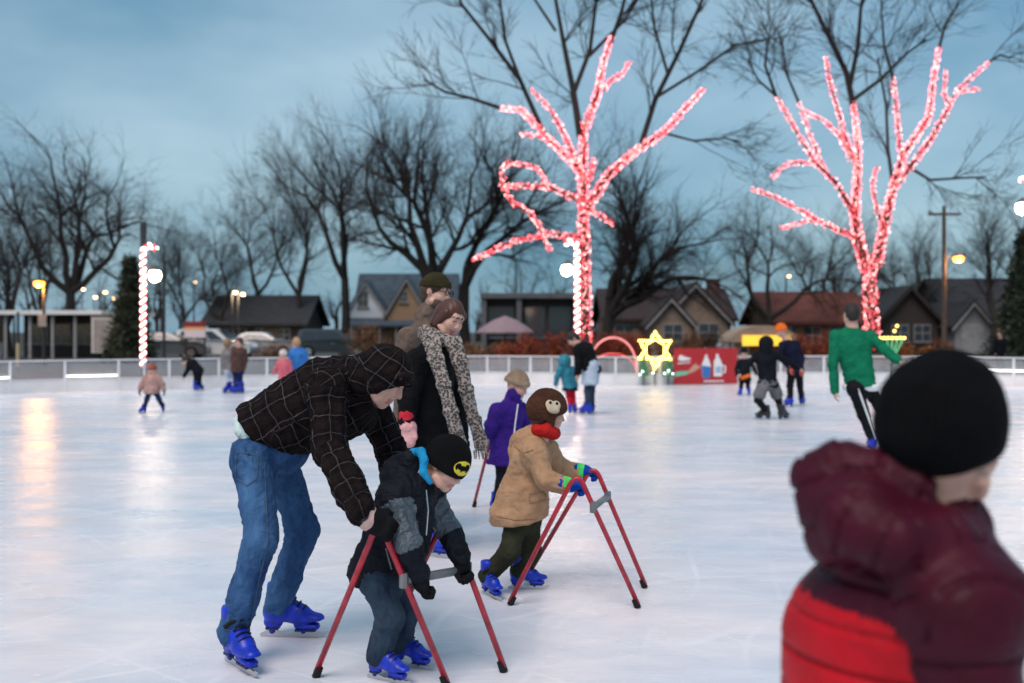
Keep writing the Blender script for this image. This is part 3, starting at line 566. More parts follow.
def shrub(px, Y, wid, hgt, cols, label, seed, group):
    x = X(px, Y); hgt *= 1.2; root = thing('shrub', label, 'shrub', (x, Y, -.05), group); r = random.Random(seed); m = MB()
    for _ in range(9):
        a = r.uniform(0, 6.28); q = V(x + .75 * wid * math.cos(a) * r.random(), Y + .6 * wid * math.sin(a) * r.random(), hgt * r.uniform(.6, .95)); m.tube([(x + r.gauss(0, .05), Y, -.05), ((x + q[0]) / 2, Y, hgt * .4), q], [.018, .012, .006], 4)
    m.build('stems', BARK, root); lumps = [(r.gauss(0, .42) * wid, r.gauss(0, .3) * wid, r.uniform(.35, .75) * hgt, r.uniform(.28, .5)) for _ in range(9)]
    def fn(rr, n):
        k = rr.randint(0, len(lumps), n); L = np.array(lumps)[k]; q = rr.normal(size=(n, 3)); q /= np.linalg.norm(q, axis=1)[:, None]; q *= (rr.uniform(.2, 1, (n, 1)) ** .4) * L[:, 3:4]
        return np.stack([x + L[:, 0] + q[:, 0] * wid, Y + L[:, 1] + q[:, 1] * wid * .8, np.maximum(.02, L[:, 2] + q[:, 2] * hgt * .7)], 1)
    foliage(1500, fn, .13, cols, 'foliage', root, seed)
GLOWL = [M('russet_leaf', (.30, .048, .022), .85), M('rust_leaf', (.18, .03, .018), .85), M('copper_leaf', (.30, .09, .03), .85)]  # leaf colours carry the red glow of the light-wrapped trees
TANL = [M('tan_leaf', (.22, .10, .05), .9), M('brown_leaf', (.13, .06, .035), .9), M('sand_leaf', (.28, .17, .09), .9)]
ORA = [M('orange_leaf', (.36, .12, .02), .85), M('amber_leaf', (.30, .15, .03), .85), GLOWL[1]]
g1 = 'russet shrubs behind the barrier'
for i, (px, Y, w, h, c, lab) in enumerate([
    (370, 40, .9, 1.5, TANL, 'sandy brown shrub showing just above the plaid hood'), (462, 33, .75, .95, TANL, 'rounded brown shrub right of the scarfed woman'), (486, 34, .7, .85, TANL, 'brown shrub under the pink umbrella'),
    (512, 33, .7, 1.05, GLOWL, 'russet shrub left of the center pink-lit trunk, next to the brown one'), (538, 32.6, .75, 1.2, GLOWL, 'tall russet shrub behind the child in teal'), (558, 33.5, .6, 1.25, GLOWL, 'russet shrub touching the center candy-striped pole'),
    (606, 33.5, .7, 1.25, GLOWL, 'russet shrub right of the center pink-lit trunk'), (628, 33, .7, 1.2, GLOWL, 'russet shrub left of the star light'), (684, 34.5, .75, 1.2, TANL, 'brown shrub right of the star light'), (704, 35, .7, 1.25, [NEEDB, TANL[1]], 'dark green-brown shrub before the tan house'),
    (800, 33.5, .7, 1.15, GLOWL, 'russet shrub between yellow tent and green skater'), (822, 33, .7, 1.2, GLOWL, 'russet shrub just left of the green skater'), (893, 33.5, .6, .95, ORA, 'orange shrub behind the yellow festive lights'), (914, 33, .75, 1.0, ORA, 'orange shrub left of the wooden pole'), (936, 33, .7, .95, ORA, 'orange shrub before the wooden pole base'), (272, 36, .7, .85, TANL, 'brown shrub left of the dark parked car'), (640, 36, .7, 1.3, GLOWL, 'russet shrub directly behind the star light')]):
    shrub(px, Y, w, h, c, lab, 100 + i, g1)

# ---------------------------------------------------------------- houses
def siding(name, col): return M(name, col, .8, .12, 1.5, .5, 9, stretch=(.05, .05, 1))
SH = lambda name, col: M(name, col, .9, .3, 2, .6, 14)
GLASS = M('window_glass', (.03, .04, .05), .08); GLASSL = M('lit_window', (.9, .6, .25), .3, emit=1.0, ecol=(1, .62, .25))
TRIM = M('pale_trim', (.26, .26, .27), .7, .2, 3)
def wall_window(root, c, w, h, wallmat=None, lit=False, ax=V(1, 0, 0)):
    n = V(ax[1], -ax[0], 0); rz = math.atan2(ax[1], ax[0])
    wn_ = MB().box(c + n * .03, (w + .12, .06, h + .12), rz=rz).build('window', TRIM, root)
    MB().box(c + n * .065, (w, .02, h), rz=rz).build('pane', GLASSL if lit else GLASS, wn_)
    MB().box(c + n * .085, (w, .02, .05), rz=rz).box(c + n * .083, (.05, .02, h), rz=rz).build('frame', TRIM, wn_)
    MB().box(c + n * .10 - V(0, 0, h / 2 + .12), (w + .3, .14, .06), rz=rz).build('sill', TRIM, wn_)
def gable_front(root, x0, x1, Y, eave, ridge, depth, wall, roof, over=.3):
    """gable facing the rink; wall mesh and roof slabs as parts"""
    xm = (x0 + x1) / 2; MB().prism([(x0, -.06), (x1, -.06), (x1, eave), (xm, ridge), (x0, eave)], (0, Y, 0), (1, 0, 0), (0, 0, 1), (0, depth, 0)).build('wall', wall, root)
    for s_, xe in ((-1, x0), (1, x1)):
        sl = (ridge - eave) / (xm - x0); xo = xe + s_ * over; zo = eave - over * sl
        a = [(xo, zo + .02), (xm, ridge + .02), (xm, ridge + .20), (xo, zo + .20)]
        MB().prism(a, (0, Y - over, 0), (1, 0, 0), (0, 0, 1), (0, depth + 2 * over, 0)).build('roof', roof, root)
        fa = [(xo, zo - .16), (xm, ridge - .16), (xm, ridge + .018), (xo, zo + .018)]
        MB().prism(fa, (0, Y - over - .03, 0), (1, 0, 0), (0, 0, 1), (0, .06, 0)).build('bargeboard', TRIM if wall.name != 'dark_wall' else BARK, root)
def ridge_x(root, x0, x1, Y, eave, ridge, depth, wall, roof, over=.3):
    """long house with its ridge across the view"""
    ym = Y + depth / 2; MB().prism([(Y, -.06), (Y + depth, -.06), (Y + depth, eave), (ym, ridge), (Y, eave)], (x0, 0, 0), (0, 1, 0), (0, 0, 1), (x1 - x0, 0, 0)).build('wall', wall, root)
    sl = (ridge - eave) / (depth / 2)
    for yo in (Y - over, Y + depth + over):
        MB().prism([(yo, eave - over * sl + .02), (ym, ridge + .02), (ym, ridge + .2), (yo, eave - over * sl + .2)], (x0 - over, 0, 0), (0, 1, 0), (0, 0, 1), (x1 - x0 + 2 * over, 0, 0)).build('roof', roof, root)
# blue-roofed house with a white and a tan gable
Y = 78; r = thing('house', 'house with slate-blue roof, a white and a tan gable', 'house', (X(385, Y), Y, -.06))
ROOFB = SH('slate_blue_shingle', (.040, .062, .085)); WW = siding('white_siding', (.50, .55, .61)); TW = siding('tan_siding', (.26, .165, .10)); 
ridge_x(r, X(352, Y), X(452, Y), Y + 2.6, 3.2, Z(272, Y), 6, WW, ROOFB); gable_front(r, X(346, Y), X(386, Y), Y, 2.9, Z(283, Y), 3, WW, ROOFB, .25); gable_front(r, X(388, Y), X(428, Y), Y - 1, 2.8, Z(280, Y), 4, TW, ROOFB, .25)
wall_window(r, V(X(363, Y), Y, Z(299, Y)), .7, 1.1); wall_window(r, V(X(405, Y), Y - 1, Z(297, Y)), .5, .7)
MB().prism([(-.1, 0), (2.6, .55), (2.6, .7), (-.1, .15)], (X(350, Y), Y - 2.7, 1.75), (0, 1, 0), (0, 0, 1), (X(420, Y) - X(350, Y), 0, 0)).build('porch_roof', ROOFB, r)
for px in (352, 368, 384, 400, 417): MB().box((X(px, Y), Y - 2.5, .9), (.12, .12, 1.8)).build('porch_post', TRIM, r)
wall_window(r, V(X(362, Y), Y, 1.2), .8, 1.1); d = MB().box((X(376, Y), Y - .03, .95), (.95, .08, 2.0)).build('door', M('brown_door', (.10, .05, .03), .6), r); MB().box((X(380, Y), Y - .1, .95), (.05, .06, .12)).build('handle', STEEL, d)
# dark hip-like roofed house at left
Y = 72; r = thing('house', 'low house with broad dark roof behind the parked cars', 'house', (X(255, Y), Y, -.06)); DR = SH('charcoal_shingle', (.020, .021, .026)); DW = siding('dark_wall', (.035, .027, .025))
ridge_x(r, X(208, Y), X(302, Y), Y, 2.0, Z(296, Y), 8, DW, DR, .5)
for px in (222, 240, 262, 284): wall_window(r, V(X(px, Y), Y, 1.15), .8, .9)
MB().box((X(273, Y), Y - .03, .95), (.95, .08, 2.0)).build('door', M('brown_door', (.1, .05, .03)), r)
# flat-roofed building with pale fascia
Y = 62; r = thing('building', 'flat-roofed dark building with pale fascia and wide windows', 'building', (X(528, Y), Y, -.06))
CONC = M('pale_concrete', (.11, .12, .135), .8, .15, 2); MB().box((X(530, Y), Y + 3, 1.7), (X(578, Y) - X(483, Y), 6, 3.52)).build('wall', siding('dark_wall', (.035, .027, .025)), r)
MB().box((X(530, Y), Y + 2.8, 3.62), (X(580, Y) - X(481, Y), 6.8, .32)).build('roof', CONC, r)
for px in (484, 519, 576): MB().box((X(px, Y), Y - .3, 1.7), (.32, .4, 3.5)).build('column', CONC, r)
for a, b in ((488, 514), (525, 545), (549, 572)):
    w_ = MB().box((X((a + b) / 2, Y), Y - .03, 2.0), (X(b, Y) - X(a, Y), .06, 1.9)).build('window', GLASS, r); MB().box((X((a + b) / 2, Y), Y - .09, 1.0), (X(b, Y) - X(a, Y), .1, .1)).build('sill', CONC, w_)
MB().tube([(X(516, Y), Y + 2, 3.7), (X(516, Y), Y + 2, 6)], .05, 6).build('vent_pipe', BARK, r)
# tan house with two front gables and chimney
Y = 58; r = thing('house', 'tan house with dark brown roof, two front gables and chimney', 'house', (X(680, Y), Y, -.06)); BR = SH('brown_shingle', (.028, .017, .018)); TN = siding('beige_stucco', (.23, .175, .135))
ridge_x(r, X(612, Y), X(742, Y), Y + 3, 2.2, Z(287, Y), 7, TN, BR, .4); gable_front(r, X(664, Y), X(732, Y), Y + 1, 2.1, Z(284, Y), 4, TN, BR, .35); gable_front(r, X(650, Y), X(692, Y), Y, 1.95, Z(299, Y), 3, TN, BR, .3)
wall_window(r, V(X(673, Y), Y, 1.35), 1.0, .9); wall_window(r, V(X(712, Y), Y + 1, 1.35), 1.1, 1.0); wall_window(r, V(X(630, Y), Y + 3, 1.35), 1.1, 1.0)
MB().box((X(734, Y), Y + 6, 3.6), (.75, .75, 2.4)).build('chimney', M('chimney_brick', (.09, .05, .045), .9, .3, 9), r)
# red-roofed building
Y = 57; r = thing('house', 'long low house with rust-red roof behind the green skater', 'house', (X(822, Y), Y, -.06)); RR = SH('rust_red_shingle', (.10, .028, .02))
ridge_x(r, X(774, Y), X(868, Y), Y, 2.0, Z(293, Y), 6.5, siding('clay_siding', (.12, .07, .05)), RR, .45)
for px in (790, 812, 838): wall_window(r, V(X(px, Y), Y, 1.2), .9, .9)
MB().box((X(801, Y), Y - .03, .95), (.95, .08, 2.0)).build('door', M('brown_door', (.1, .05, .03)), r)
# dark house and pale garage at right
Y = 66; r = thing('house', 'dark gabled house left of the wooden pole', 'house', (X(905, Y), Y, -.06)); gable_front(r, X(880, Y), X(938, Y), Y, 2.2, Z(288, Y), 8, DW, DR, .4); wall_window(r, V(X(900, Y), Y, 1.3), 1, 1); wall_window(r, V(X(922, Y), Y, 1.3), 1, 1)
Y = 64; r = thing('garage', 'small pale garage right of the wooden pole', 'garage', (X(972, Y), Y, -.06)); gable_front(r, X(955, Y), X(990, Y), Y, 1.9, Z(303, Y), 6, siding('pale_siding', (.22, .22, .23)), DR, .3); MB().box((X(972, Y), Y - .03, .95), (1.5, .06, 1.9)).build('door', TRIM, r)
Y = 70; r = thing('house', 'dark-roofed house behind the pale garage', 'house', (X(990, Y), Y, -.06)); ridge_x(r, X(952, Y), X(1045, Y), Y, 2.4, Z(278, Y), 8, DW, DR, .4); wall_window(r, V(X(1002, Y), Y, 1.5), 1, 1, lit=True)
# canopy building and trailer at left
Y = 55; r = thing('building', 'low building with white canopy edge behind the orange lamp', 'building', (X(60, Y), Y, -.06))
MB().box((X(58, Y), Y + 4, 1.15), (X(105, Y) - X(10, Y), 5, 2.4)).build('wall', siding('dark_wall', (.035, .027, .025)), r); MB().box((X(58, Y), Y + 2.6, 2.45), (X(112, Y) - X(4, Y), 8, .22)).build('roof', WHITE, r)
for px in (16, 40, 62, 84): MB().box((X(px, Y), Y - 1.1, 1.15), (.14, .14, 2.4)).build('column', TRIM, r)
for px in (26, 50, 74): wall_window(r, V(X(px, Y), Y + 1.5, 1.3), 1.0, 1.0)
Y = 48; r = thing('trailer', 'white box trailer beside the evergreen', 'trailer', (X(108, Y), Y, -.06))
MB().box((X(108, Y), Y + 1, 1.25), (1.35, 2.6, 1.7)).build('body', M('trailer_white', (.5, .53, .56), .5, .1, 3), r); MB().box((X(108, Y), Y + 1, 2.13), (1.4, 2.65, .06)).build('roof', TRIM, r); dd = MB().box((X(108, Y), Y - .32, 1.25), (1.1, .04, 1.5)).build('door', TRIM, r); MB().box((X(112, Y), Y - .36, 1.2), (.05, .05, .3)).build('handle', STEEL, dd)
for s_ in (-.5, .5): w_ = MB().tube([(X(108, Y) + s_ - .1, Y + .6, .22), (X(108, Y) + s_ + .1, Y + .6, .22)], .28, 16).build('wheel', BLACKRUB, r)

# ---------------------------------------------------------------- parked vehicles
def car(label, px, Y, col, head, suv=True, L=4.5):
    r = thing('parked_car', label, 'car', (X(px, Y), Y, -.056), 'vehicles parked in the lot', world=False); r.rotation_euler = (0, 0, head)
    paint = M('car_paint_' + label.split()[0], col, .28, coat=.6); hw = .9; zt = 1.62 if suv else 1.42; x0, x1 = -L / 2, L / 2
    low = [(x0, .38), (x0 + .05, .75), (x0 + .12, .95), (-.1, 1.0), (x1 - 1.15, .98), (x1 - .25, .82), (x1, .62), (x1 - .02, .34), (x1 - .1, .28), (x0 + .1, .28)]
    cab = [(x0 + (.12 if suv else .75), .96), (x0 + (.35 if suv else 1.25), zt - .06), (x0 + (.6 if suv else 1.5), zt), (x1 - 2.2, zt), (x1 - 1.95, zt - .05), (x1 - 1.2, .98)]
    m = MB(); n = len(low); ys = ((-hw + .08, .96), (-hw, 1.), (hw, 1.), (hw - .08, .96)); vv = [((x) * k, y, (z - .6) * k + .6) for y, k in ys for x, z in low]
    m.add(vv, [tuple(range(n)), tuple(3 * n + i for i in range(n))[::-1]] + [(j * n + i, (j + 1) * n + i, (j + 1) * n + (i + 1) % n, j * n + (i + 1) % n) for j in range(3) for i in range(n)])
    k = len(cab); tw = lambda z: hw - .06 - .22 * (z - .96) / (zt - .96); vv = [(x, s_ * tw(z), z) for s_ in (-1, 1) for x, z in cab]
    m.add(vv, [tuple(range(k)), tuple(range(k, 2 * k))[::-1]] + [(i, k + i, k + (i + 1) % k, (i + 1) % k) for i in range(k)]); body = m.build('body', paint, r)
    ins = [(cab[0][0] + .28, 1.02), (cab[1][0] + .22, zt - .12), (cab[3][0], zt - .12), (cab[5][0] - .3, 1.02)]; xm = (ins[0][0] + ins[3][0]) / 2
    for s_ in (-1, 1):
        for lo_, hi_ in ((0, .36), (.38, .68), (.70, 1)):
            def pt(f, up): a, b = (ins[1], ins[2]) if up else (ins[0], ins[3]); x = a[0] + (b[0] - a[0]) * f; z = a[1]; return (x, s_ * (tw(z) + .012), z)
            q = [pt(lo_, 0), pt(hi_, 0), pt(hi_, 1), pt(lo_, 1)]; me = MB(); me.add(q, [(0, 1, 2, 3)]); me.build('side_window', GLASS, r)
        MB().box((.0, s_ * (hw + .01), .8), (.16, .02, .03)).build('handle', STEEL, r)
        MB().box((x1 - .16, s_ * .62, .72), (.2, .34, .13)).build('headlight', M('headlamp_glass', (.7, .7, .72), .15), r)
        MB().box((x0 + .05, s_ * .72, .86), (.12, .22, .26)).build('tail_light', M('tail_lamp', (.5, .01, .01), .3, emit=.6, ecol=(1, .02, .02)), r)
        MB().box((x1 - 1.35, s_ * (hw + .08), 1.02), (.12, .18, .12)).build('mirror', paint, r)
        for xw in (x0 + .85, x1 - .85):
            w_ = MB().tube([(xw, s_ * (hw - .2), .34), (xw, s_ * (hw + .015), .34)], .34, 20).build('wheel', BLACKRUB, r); MB().tube([(xw, s_ * (hw - .02), .34), (xw, s_ * (hw + .03), .34)], .21, 16).build('rim', STEEL, w_)
    a, b = cab[4], cab[5]; q = [(a[0] + .03, -tw(a[1]) + .1, a[1] + .01), (a[0] + .03, tw(a[1]) - .1, a[1] + .01), (b[0] - .12, tw(b[1]) - .08, b[1] + .1), (b[0] - .12, -tw(b[1]) + .08, b[1] + .1)]; q = [(x + .03, y, z + .02) for x, y, z in q]; me = MB(); me.add(q, [(0, 1, 2, 3)]); me.build('windscreen', GLASS, r)
    a, b = cab[1], cab[0]; q = [(a[0] - .03, -tw(a[1]) + .1, a[1] - .05), (a[0] - .03, tw(a[1]) - .1, a[1] - .05), (b[0] + .01, tw(b[1]) - .08, b[1] + .12), (b[0] + .01, -tw(b[1]) + .08, b[1] + .12)]; q = [(x - .03, y, z) for x, y, z in q]; me = MB(); me.add(q, [(0, 1, 2, 3)]); me.build('rear_window', GLASS, r)
car('dark blue-grey sport utility vehicle parked behind the plaid hood', 334, 57, (.02, .03, .04), .12)
car('white sport utility vehicle parked left of the skating pair', 216, 55, (.62, .63, .64), -.1)
car('silver hatchback parked right of the white vehicle', 262, 58, (.42, .42, .43), .05, False)
car('grey saloon car parked by the left candy-striped pole', 168, 54, (.10, .11, .12), .1, False)

# ---------------------------------------------------------------- lamps, poles and signs
POLE = M('dark_metal', (.03, .03, .032), .5); WOOD = M('weathered_pole', (.09, .065, .05), .9, .3, 6)
CANEW = M('cane_white_led', (1, .9, .82), .4, emit=3.2, ecol=(1, .88, .78)); CANER = M('cane_red_led', (.8, .03, .04), .4, emit=.7, ecol=(1, .03, .05)); GLOBE = M('lamp_globe', (1, .86, .66), .3, emit=16., ecol=(1, .80, .56)); SOD = M('sodium_lens', (1, .5, .12), .3, emit=4.5, ecol=(1, .30, .03))
def bulb_light(loc, w, col, r_, parent):
    l_ = bpy.data.lights.new('lamp_light', 'POINT'); l_.energy = w; l_.color = col; l_.shadow_soft_size = r_; o_ = link(bpy.data.objects.new('lamp_light', l_), parent); o_.location = [float(c) for c in loc]
def cane_lamp(px, Y, top, label, flip=1, pole_top=None):
    x = X(px, Y); h = Z(top, Y); r = thing('candy_cane_lamp', label, 'lamp post', (x, Y, -.05), 'candy-striped lamp posts round the rink')
    MB().tube([(x - (.04 if pole_top else 0), Y + (.06 if pole_top else 0), -.05), (x - (.04 if pole_top else 0), Y + (.06 if pole_top else 0), pole_top or h)], .085 if pole_top else .06, 10).build('pole', POLE, r)
    MB().lathe((x, Y, -.05), [(.16, 0), (.16, .1), (.09, .2), (.07, .5)], 12).build('base', POLE, r)
    R = .19; path = [V(x, Y - .07, .5 + (h - R - .5) * i / 40) for i in range(41)] + [V(x + flip * R * (1 - math.cos(a)), Y - .07, h - R + R * math.sin(a)) for a in np.linspace(.15, 2.7, 12)]
    MB().tube(path, .045, 8).build('cane_tube', M('cane_core', (.5, .45, .43), .5), r)
    L = np.cumsum([0] + [np.linalg.norm(path[i + 1] - path[i]) for i in range(len(path) - 1)]); per = .21
    for off, mt, nm in ((0, CANEW, 'white_light_spiral'), (.5, CANER, 'red_light_spiral')):
        pts = []
        for s_ in np.arange(0, L[-1], .018):
            j = min(np.searchsorted(L, s_, 'right') - 1, len(path) - 2); a = path[j] + (path[j + 1] - path[j]) * (s_ - L[j]) / (L[j + 1] - L[j]); t = U(path[j + 1] - path[j]); e = V(0, 1, 0); b_ = np.cross(t, e); an = (s_ / per + off) * 6.283
            pts.append(a + .056 * (math.cos(an) * e + math.sin(an) * b_))
        MB().tube(pts, .030 if off == 0 else .024, 5).build(nm, mt, r)
    gx = x + flip * .30
    MB().tube([(x, Y, h - .62), (gx, Y, h - .55), (gx, Y, h - .62)], .022, 6).build('bracket', POLE, r)
    MB().lathe((gx, Y, h - 1.0), [(.02, 0), (.12, .05), (.165, .17), (.14, .29), (.06, .33)], 16).build('globe', GLOBE, r)
    MB().lathe((gx, Y, h - .67), [(.15, -.02), (.16, 0), (.05, .08), (.02, .12)], 16).build('cap', POLE, r); bulb_light((gx, Y - .19, h - .86), 24 if flip > 0 else 60, (1, .80, .56), .12, r)
cane_lamp(144, 27.5, 246, 'candy-striped lamp post on the left, tall dark pole above', 1, Z(222, 27.5))
cane_lamp(577, 29.2, 242, 'candy-striped lamp post before the left pink-lit tree trunk', -1)
cane_lamp(1033, 27.2, 178, 'candy-striped lamp post cut by the right edge', -1)
def street_lamp(px, Y, top, label, arm=.35, woodpole=False, lens=SOD, up=0, s_=1.):
    x = X(px, Y); h = Z(top, Y); r = thing('street_lamp', label, 'street lamp', (x, Y, -.06), 'street lamps beyond the rink'); mt = WOOD if woodpole else POLE
    MB().tube([(x, Y, -.06), (x, Y, h + up)], [.13 if woodpole else .08, .09 if woodpole else .05], 10).build('pole', mt, r)
    MB().tube([(x, Y - .06, h - .15), (x + arm * .6, Y - .1, h + .12), (x + arm, Y - .12, h + .08)], .03, 6).build('arm', POLE, r)
    hd = MB().box((x + arm + .08 * s_, Y - .12, h + .1), (.42 * s_, .2 * s_, .1)).build('lamp_head', POLE, r)
    MB().lathe((x + arm + .08 * s_, Y - .12, h - .14 * s_), [(.04 * s_, 0), (.15 * s_, .05 * s_), (.17 * s_, .14 * s_), (.13 * s_, .19 * s_)], 12).build('lens', lens, hd)
    if s_ >= .8 and Y < 70: bulb_light((x + arm + .08 * s_, Y - .25, h - .3), 210 if lens is SOD else 90, (1, .42, .10) if lens is SOD else (1, .72, .42), .2, r)
    return r, x, h
r, x, h = street_lamp(44, 42, 283, 'orange glowing street lamp at far left before the canopy building', -.25, s_=1.3)
MB().box((x, 41.85, 1.9), (.35, .04, .5)).build('notice_plate', TRIM, r)
r, x, h = street_lamp(944, 50, 258, 'orange street lamp on the tall wooden utility pole', .55, True, up=2.6, s_=1.5)
MB().box((x, 50, h + 2.2), (1.6, .1, .12)).build('crossarm', WOOD, r); MB().tube([(x - .5, 49.8, h + 2.1), (x - .9, 49.7, h + 2.35)], .04, 6).build('bracket', POLE, r)
WARM = M('warm_lens', (1, .8, .5), .3, emit=6., ecol=(1, .60, .25))
street_lamp(232, 66, 292, 'left of the twin warm lamps before the dark roof', .2, lens=WARM, s_=.8); street_lamp(238, 66.5, 294, 'right of the twin warm lamps before the dark roof', .3, lens=WARM, s_=.8)
street_lamp(14, 60, 298, 'small orange lamp left of the far-left street lamp', .0, s_=.6); street_lamp(194, 85, 282, 'small pale lamp above the striped sign', .1, lens=WARM, s_=.7); street_lamp(786, 62, 276, 'small warm lamp inside the bushy bare tree', .1, lens=WARM, s_=.6)
for px, py, wh in ((82, 289, 'leftmost'), (94, 297, 'second from left'), (104, 292, 'third from left'), (113, 298, 'rightmost')): street_lamp(px, 112, py, wh + ' of four tiny distant lamps above the canopy building', .1, lens=WARM, s_=1.2)
x = X(164, 40); r = thing('pole', 'plain dark pole right of the left candy-striped pole', 'pole', (x, 40, -.06)); MB().tube([(x, 40, -.06), (x, 40, Z(262, 40))], .06, 8).build('shaft', POLE, r); MB().lathe((x, 40, Z(262, 40)), [(.08, 0), (.09, .05), (.03, .1)], 10).build('finial', POLE, r)
x = X(18, 38); r = thing('pole', 'short pole with pale sleeve at the far left', 'pole', (x, 38, -.06)); MB().tube([(x, 38, -.06), (x, 38, Z(312, 38))], .05, 8).build('shaft', POLE, r); MB().tube([(x, 38, .1), (x, 38, 1.0)], .065, 8).build('sleeve', M('cream_sleeve', (.6, .45, .25), .6), r)
# lit striped sign
Y = 52; x = X(195, Y); r = thing('sign_board', 'small sign board with red, orange and white bands', 'sign', (x, Y, -.06))
for s_ in (-.5, .5): MB().tube([(x + s_, Y + .05, -.06), (x + s_, Y + .05, 1.9)], .05, 6).build('post', POLE, r)
for nm, z0, z1, cc in (('red_band', 1.66, 1.95, (.22, .02, .025)), ('orange_band', 1.50, 1.655, (.75, .36, .16)), ('white_band', 1.10, 1.495, (.70, .60, .62))): MB().box((x, Y, (z0 + z1) / 2), (1.1, .07, z1 - z0)).build(nm, M(nm, cc, .5, emit=.06, ecol=cc), r)

# pink umbrella, tents, arch
def ribbed(n, prof, cx, cy, cz, sag, m=MB):
    q = MB(); vv = []
    for rr, z in prof:
        for k in range(n * 2):
            a = math.pi * k / n; f = 1 - (sag if k % 2 else 0) * rr / prof[0][0]; vv.append((cx + rr * f * math.cos(a), cy + rr * f * math.sin(a), cz + z))
    w = n * 2; q.add(vv, [(i * w + k, i * w + (k + 1) % w, (i + 1) * w + (k + 1) % w, (i + 1) * w + k) for i in range(len(prof) - 1) for k in range(w)]); return q
Y = 38; x = X(505, Y); r = thing('umbrella', 'pale pink patio umbrella left of the center pink-lit trunk', 'umbrella', (x, Y, -.06), None); ribbed(8, [(1.1, 0), (1.1, .05), (.85, .25), (.45, .5), (.03, .66)], x, Y, 1.38, .08).build('canopy', M('pink_canvas', (.27, .19, .21), .8, .1, 3), r); MB().tube([(x, Y, -.06), (x, Y, 2.1)], .03, 8).build('pole', POLE, r); MB().lathe((x, Y, -.06), [(.3, 0), (.3, .06), (.05, .1)], 12).build('base', POLE, r)
Y = 36; x = X(765, Y); r = thing('tent', 'beige arched stall tent with glowing yellow front', 'tent', (x, Y, -.06)); a = np.linspace(0, math.pi, 15); arc = [(1.25 * math.cos(t), .62 * math.sin(t)) for t in a]
MB().prism([(c, s_) for c, s_ in arc], (x, Y, 1.05), (1, 0, 0), (0, 0, 1), (0, 2, 0)).build('roof', M('beige_canvas', (.36, .27, .20), .85, .12, 3), r)
MB().box((x + .05, Y - .03, 1.12), (1.75, .04, .38)).build('valance', M('yellow_lit_canvas', (.8, .5, .06), .7, emit=.55, ecol=(1, .6, .05)), r)
for s_ in (-1.15, 1.15): 
    for yy in (.06, 1.94): MB().box((x + s_, Y + yy, .5), (.07, .07, 1.1)).build('post', TRIM, r)
MB().box((x, Y + 1.0, .42), (2.1, .6, .9)).build('counter', M('counter_wood', (.2, .1, .05), .7, .2, 4), r)
Y = 36.5; x = X(722, Y); r = thing('tent', 'low grey-white tent with sloping roof left of the yellow stall', 'tent', (x, Y, -.06)); MB().prism([(-1.0, 0), (1.0, 0), (1.0, .85), (.75, .95), (-1.0, .5)], (x, Y, .2), (1, 0, 0), (0, 0, 1), (0, 1.6, 0)).build('canopy', M('grey_canvas', (.40, .38, .42), .85, .1, 3), r)
for s_ in (-.95, .95): MB().box((x + s_, Y + .05, .1), (.06, .06, .32)).build('post', TRIM, r)
Y = 30; x0, x1 = X(589, Y), X(637, Y); r = thing('arch_light', 'low arch of pinkish rope light left of the star', 'arch light', ((x0 + x1) / 2, Y, -.05)); ac = [V((x0 + x1) / 2 - (x1 - x0) / 2 * math.cos(t), Y, .15 + 1.12 * math.sin(t) ** .8) for t in np.linspace(0, math.pi, 24)]; MB().tube(ac, .028, 6).build('rope_light', M('rope_pink', (1, .4, .4), .4, emit=.55, ecol=(1, .25, .25)), r)
ac2 = [q * V(1, 1, .62) + V(0, .05, 0) for q in ac]; MB().tube(ac2, .022, 6).build('inner_rope_light', M('rope_red', (1, .1, .1), .4, emit=.5, ecol=(1, .08, .1)), r)
# six-pointed star on the barrier, little light trees below
def bar_at(px):
    q = min(fine, key=lambda p: abs(512 + p[0] / p[1] * F - px)); return q
q = bar_at(655); Y = q[1] - .12; c = P(655, 350, Y); r = thing('star_light', 'glowing yellow six-pointed star above the barrier', 'star light', (c[0], Y, 0)); YS = M('yellow_led', (1, .7, .12), .4, emit=3.6, ecol=(1, .66, .13))
pts = [c + V(math.sin(k * math.pi / 6) * (.49 if k % 2 == 0 else .28), 0, math.cos(k * math.pi / 6) * (.49 if k % 2 == 0 else .28)) for k in range(13)]
MB().tube(pts, .016, 6).build('frame', POLE, r); bp_ = []
for a, b in zip(pts[:-1], pts[1:]): bp_ += [a + (b - a) * k / 6 + V(rng.gauss(0, .012), -.03, rng.gauss(0, .012)) for k in range(6)]
bulbs(bp_, [0] * len(bp_), .036, r, 'light_string', [YS]); tri = [[c + .49 * .58 * V(math.sin(math.radians(a_)), 0, math.cos(math.radians(a_))) for a_ in (k * 60, k * 60 + 60)] for k in range(6)]
m = MB(); [m.tube([a + V(0, -.02, 0), b + V(0, -.02, 0)], .016, 6) for a, b in tri]; m.build('inner_ring', YS, r); MB().tube([c - V(0, -.02, .48), (c[0], Y + .02, 0)], .02, 6).build('post', POLE, r)
for px in (643, 667):
    q = bar_at(px); x = q[0]; Y = q[1] - .14; r = thing('light_tree', 'small green light tree %s the star post' % ('left of' if px < 655 else 'right of'), 'light tree', (x, Y, 0), 'green light trees under the star')
    MB().tube([(x, Y, 0), (x, Y, .3)], .02, 6).build('stem', POLE, r); MB().lathe((x, Y, .26), [(.17, 0), (.08, .16), (.12, .17), (.05, .32), (.08, .33), (.008, .52)], 12).build('crown', M('tree_green', (.015, .16, .06), .6), r); bulbs([V(x + rng.gauss(0, .1), Y - .1, .28 + rng.random() * .12) for _ in range(5)], [0] * 5, .026, r, 'light_string', [M('white_led', (1, 1, 1), .4, emit=4., ecol=(.9, 1, .95))])
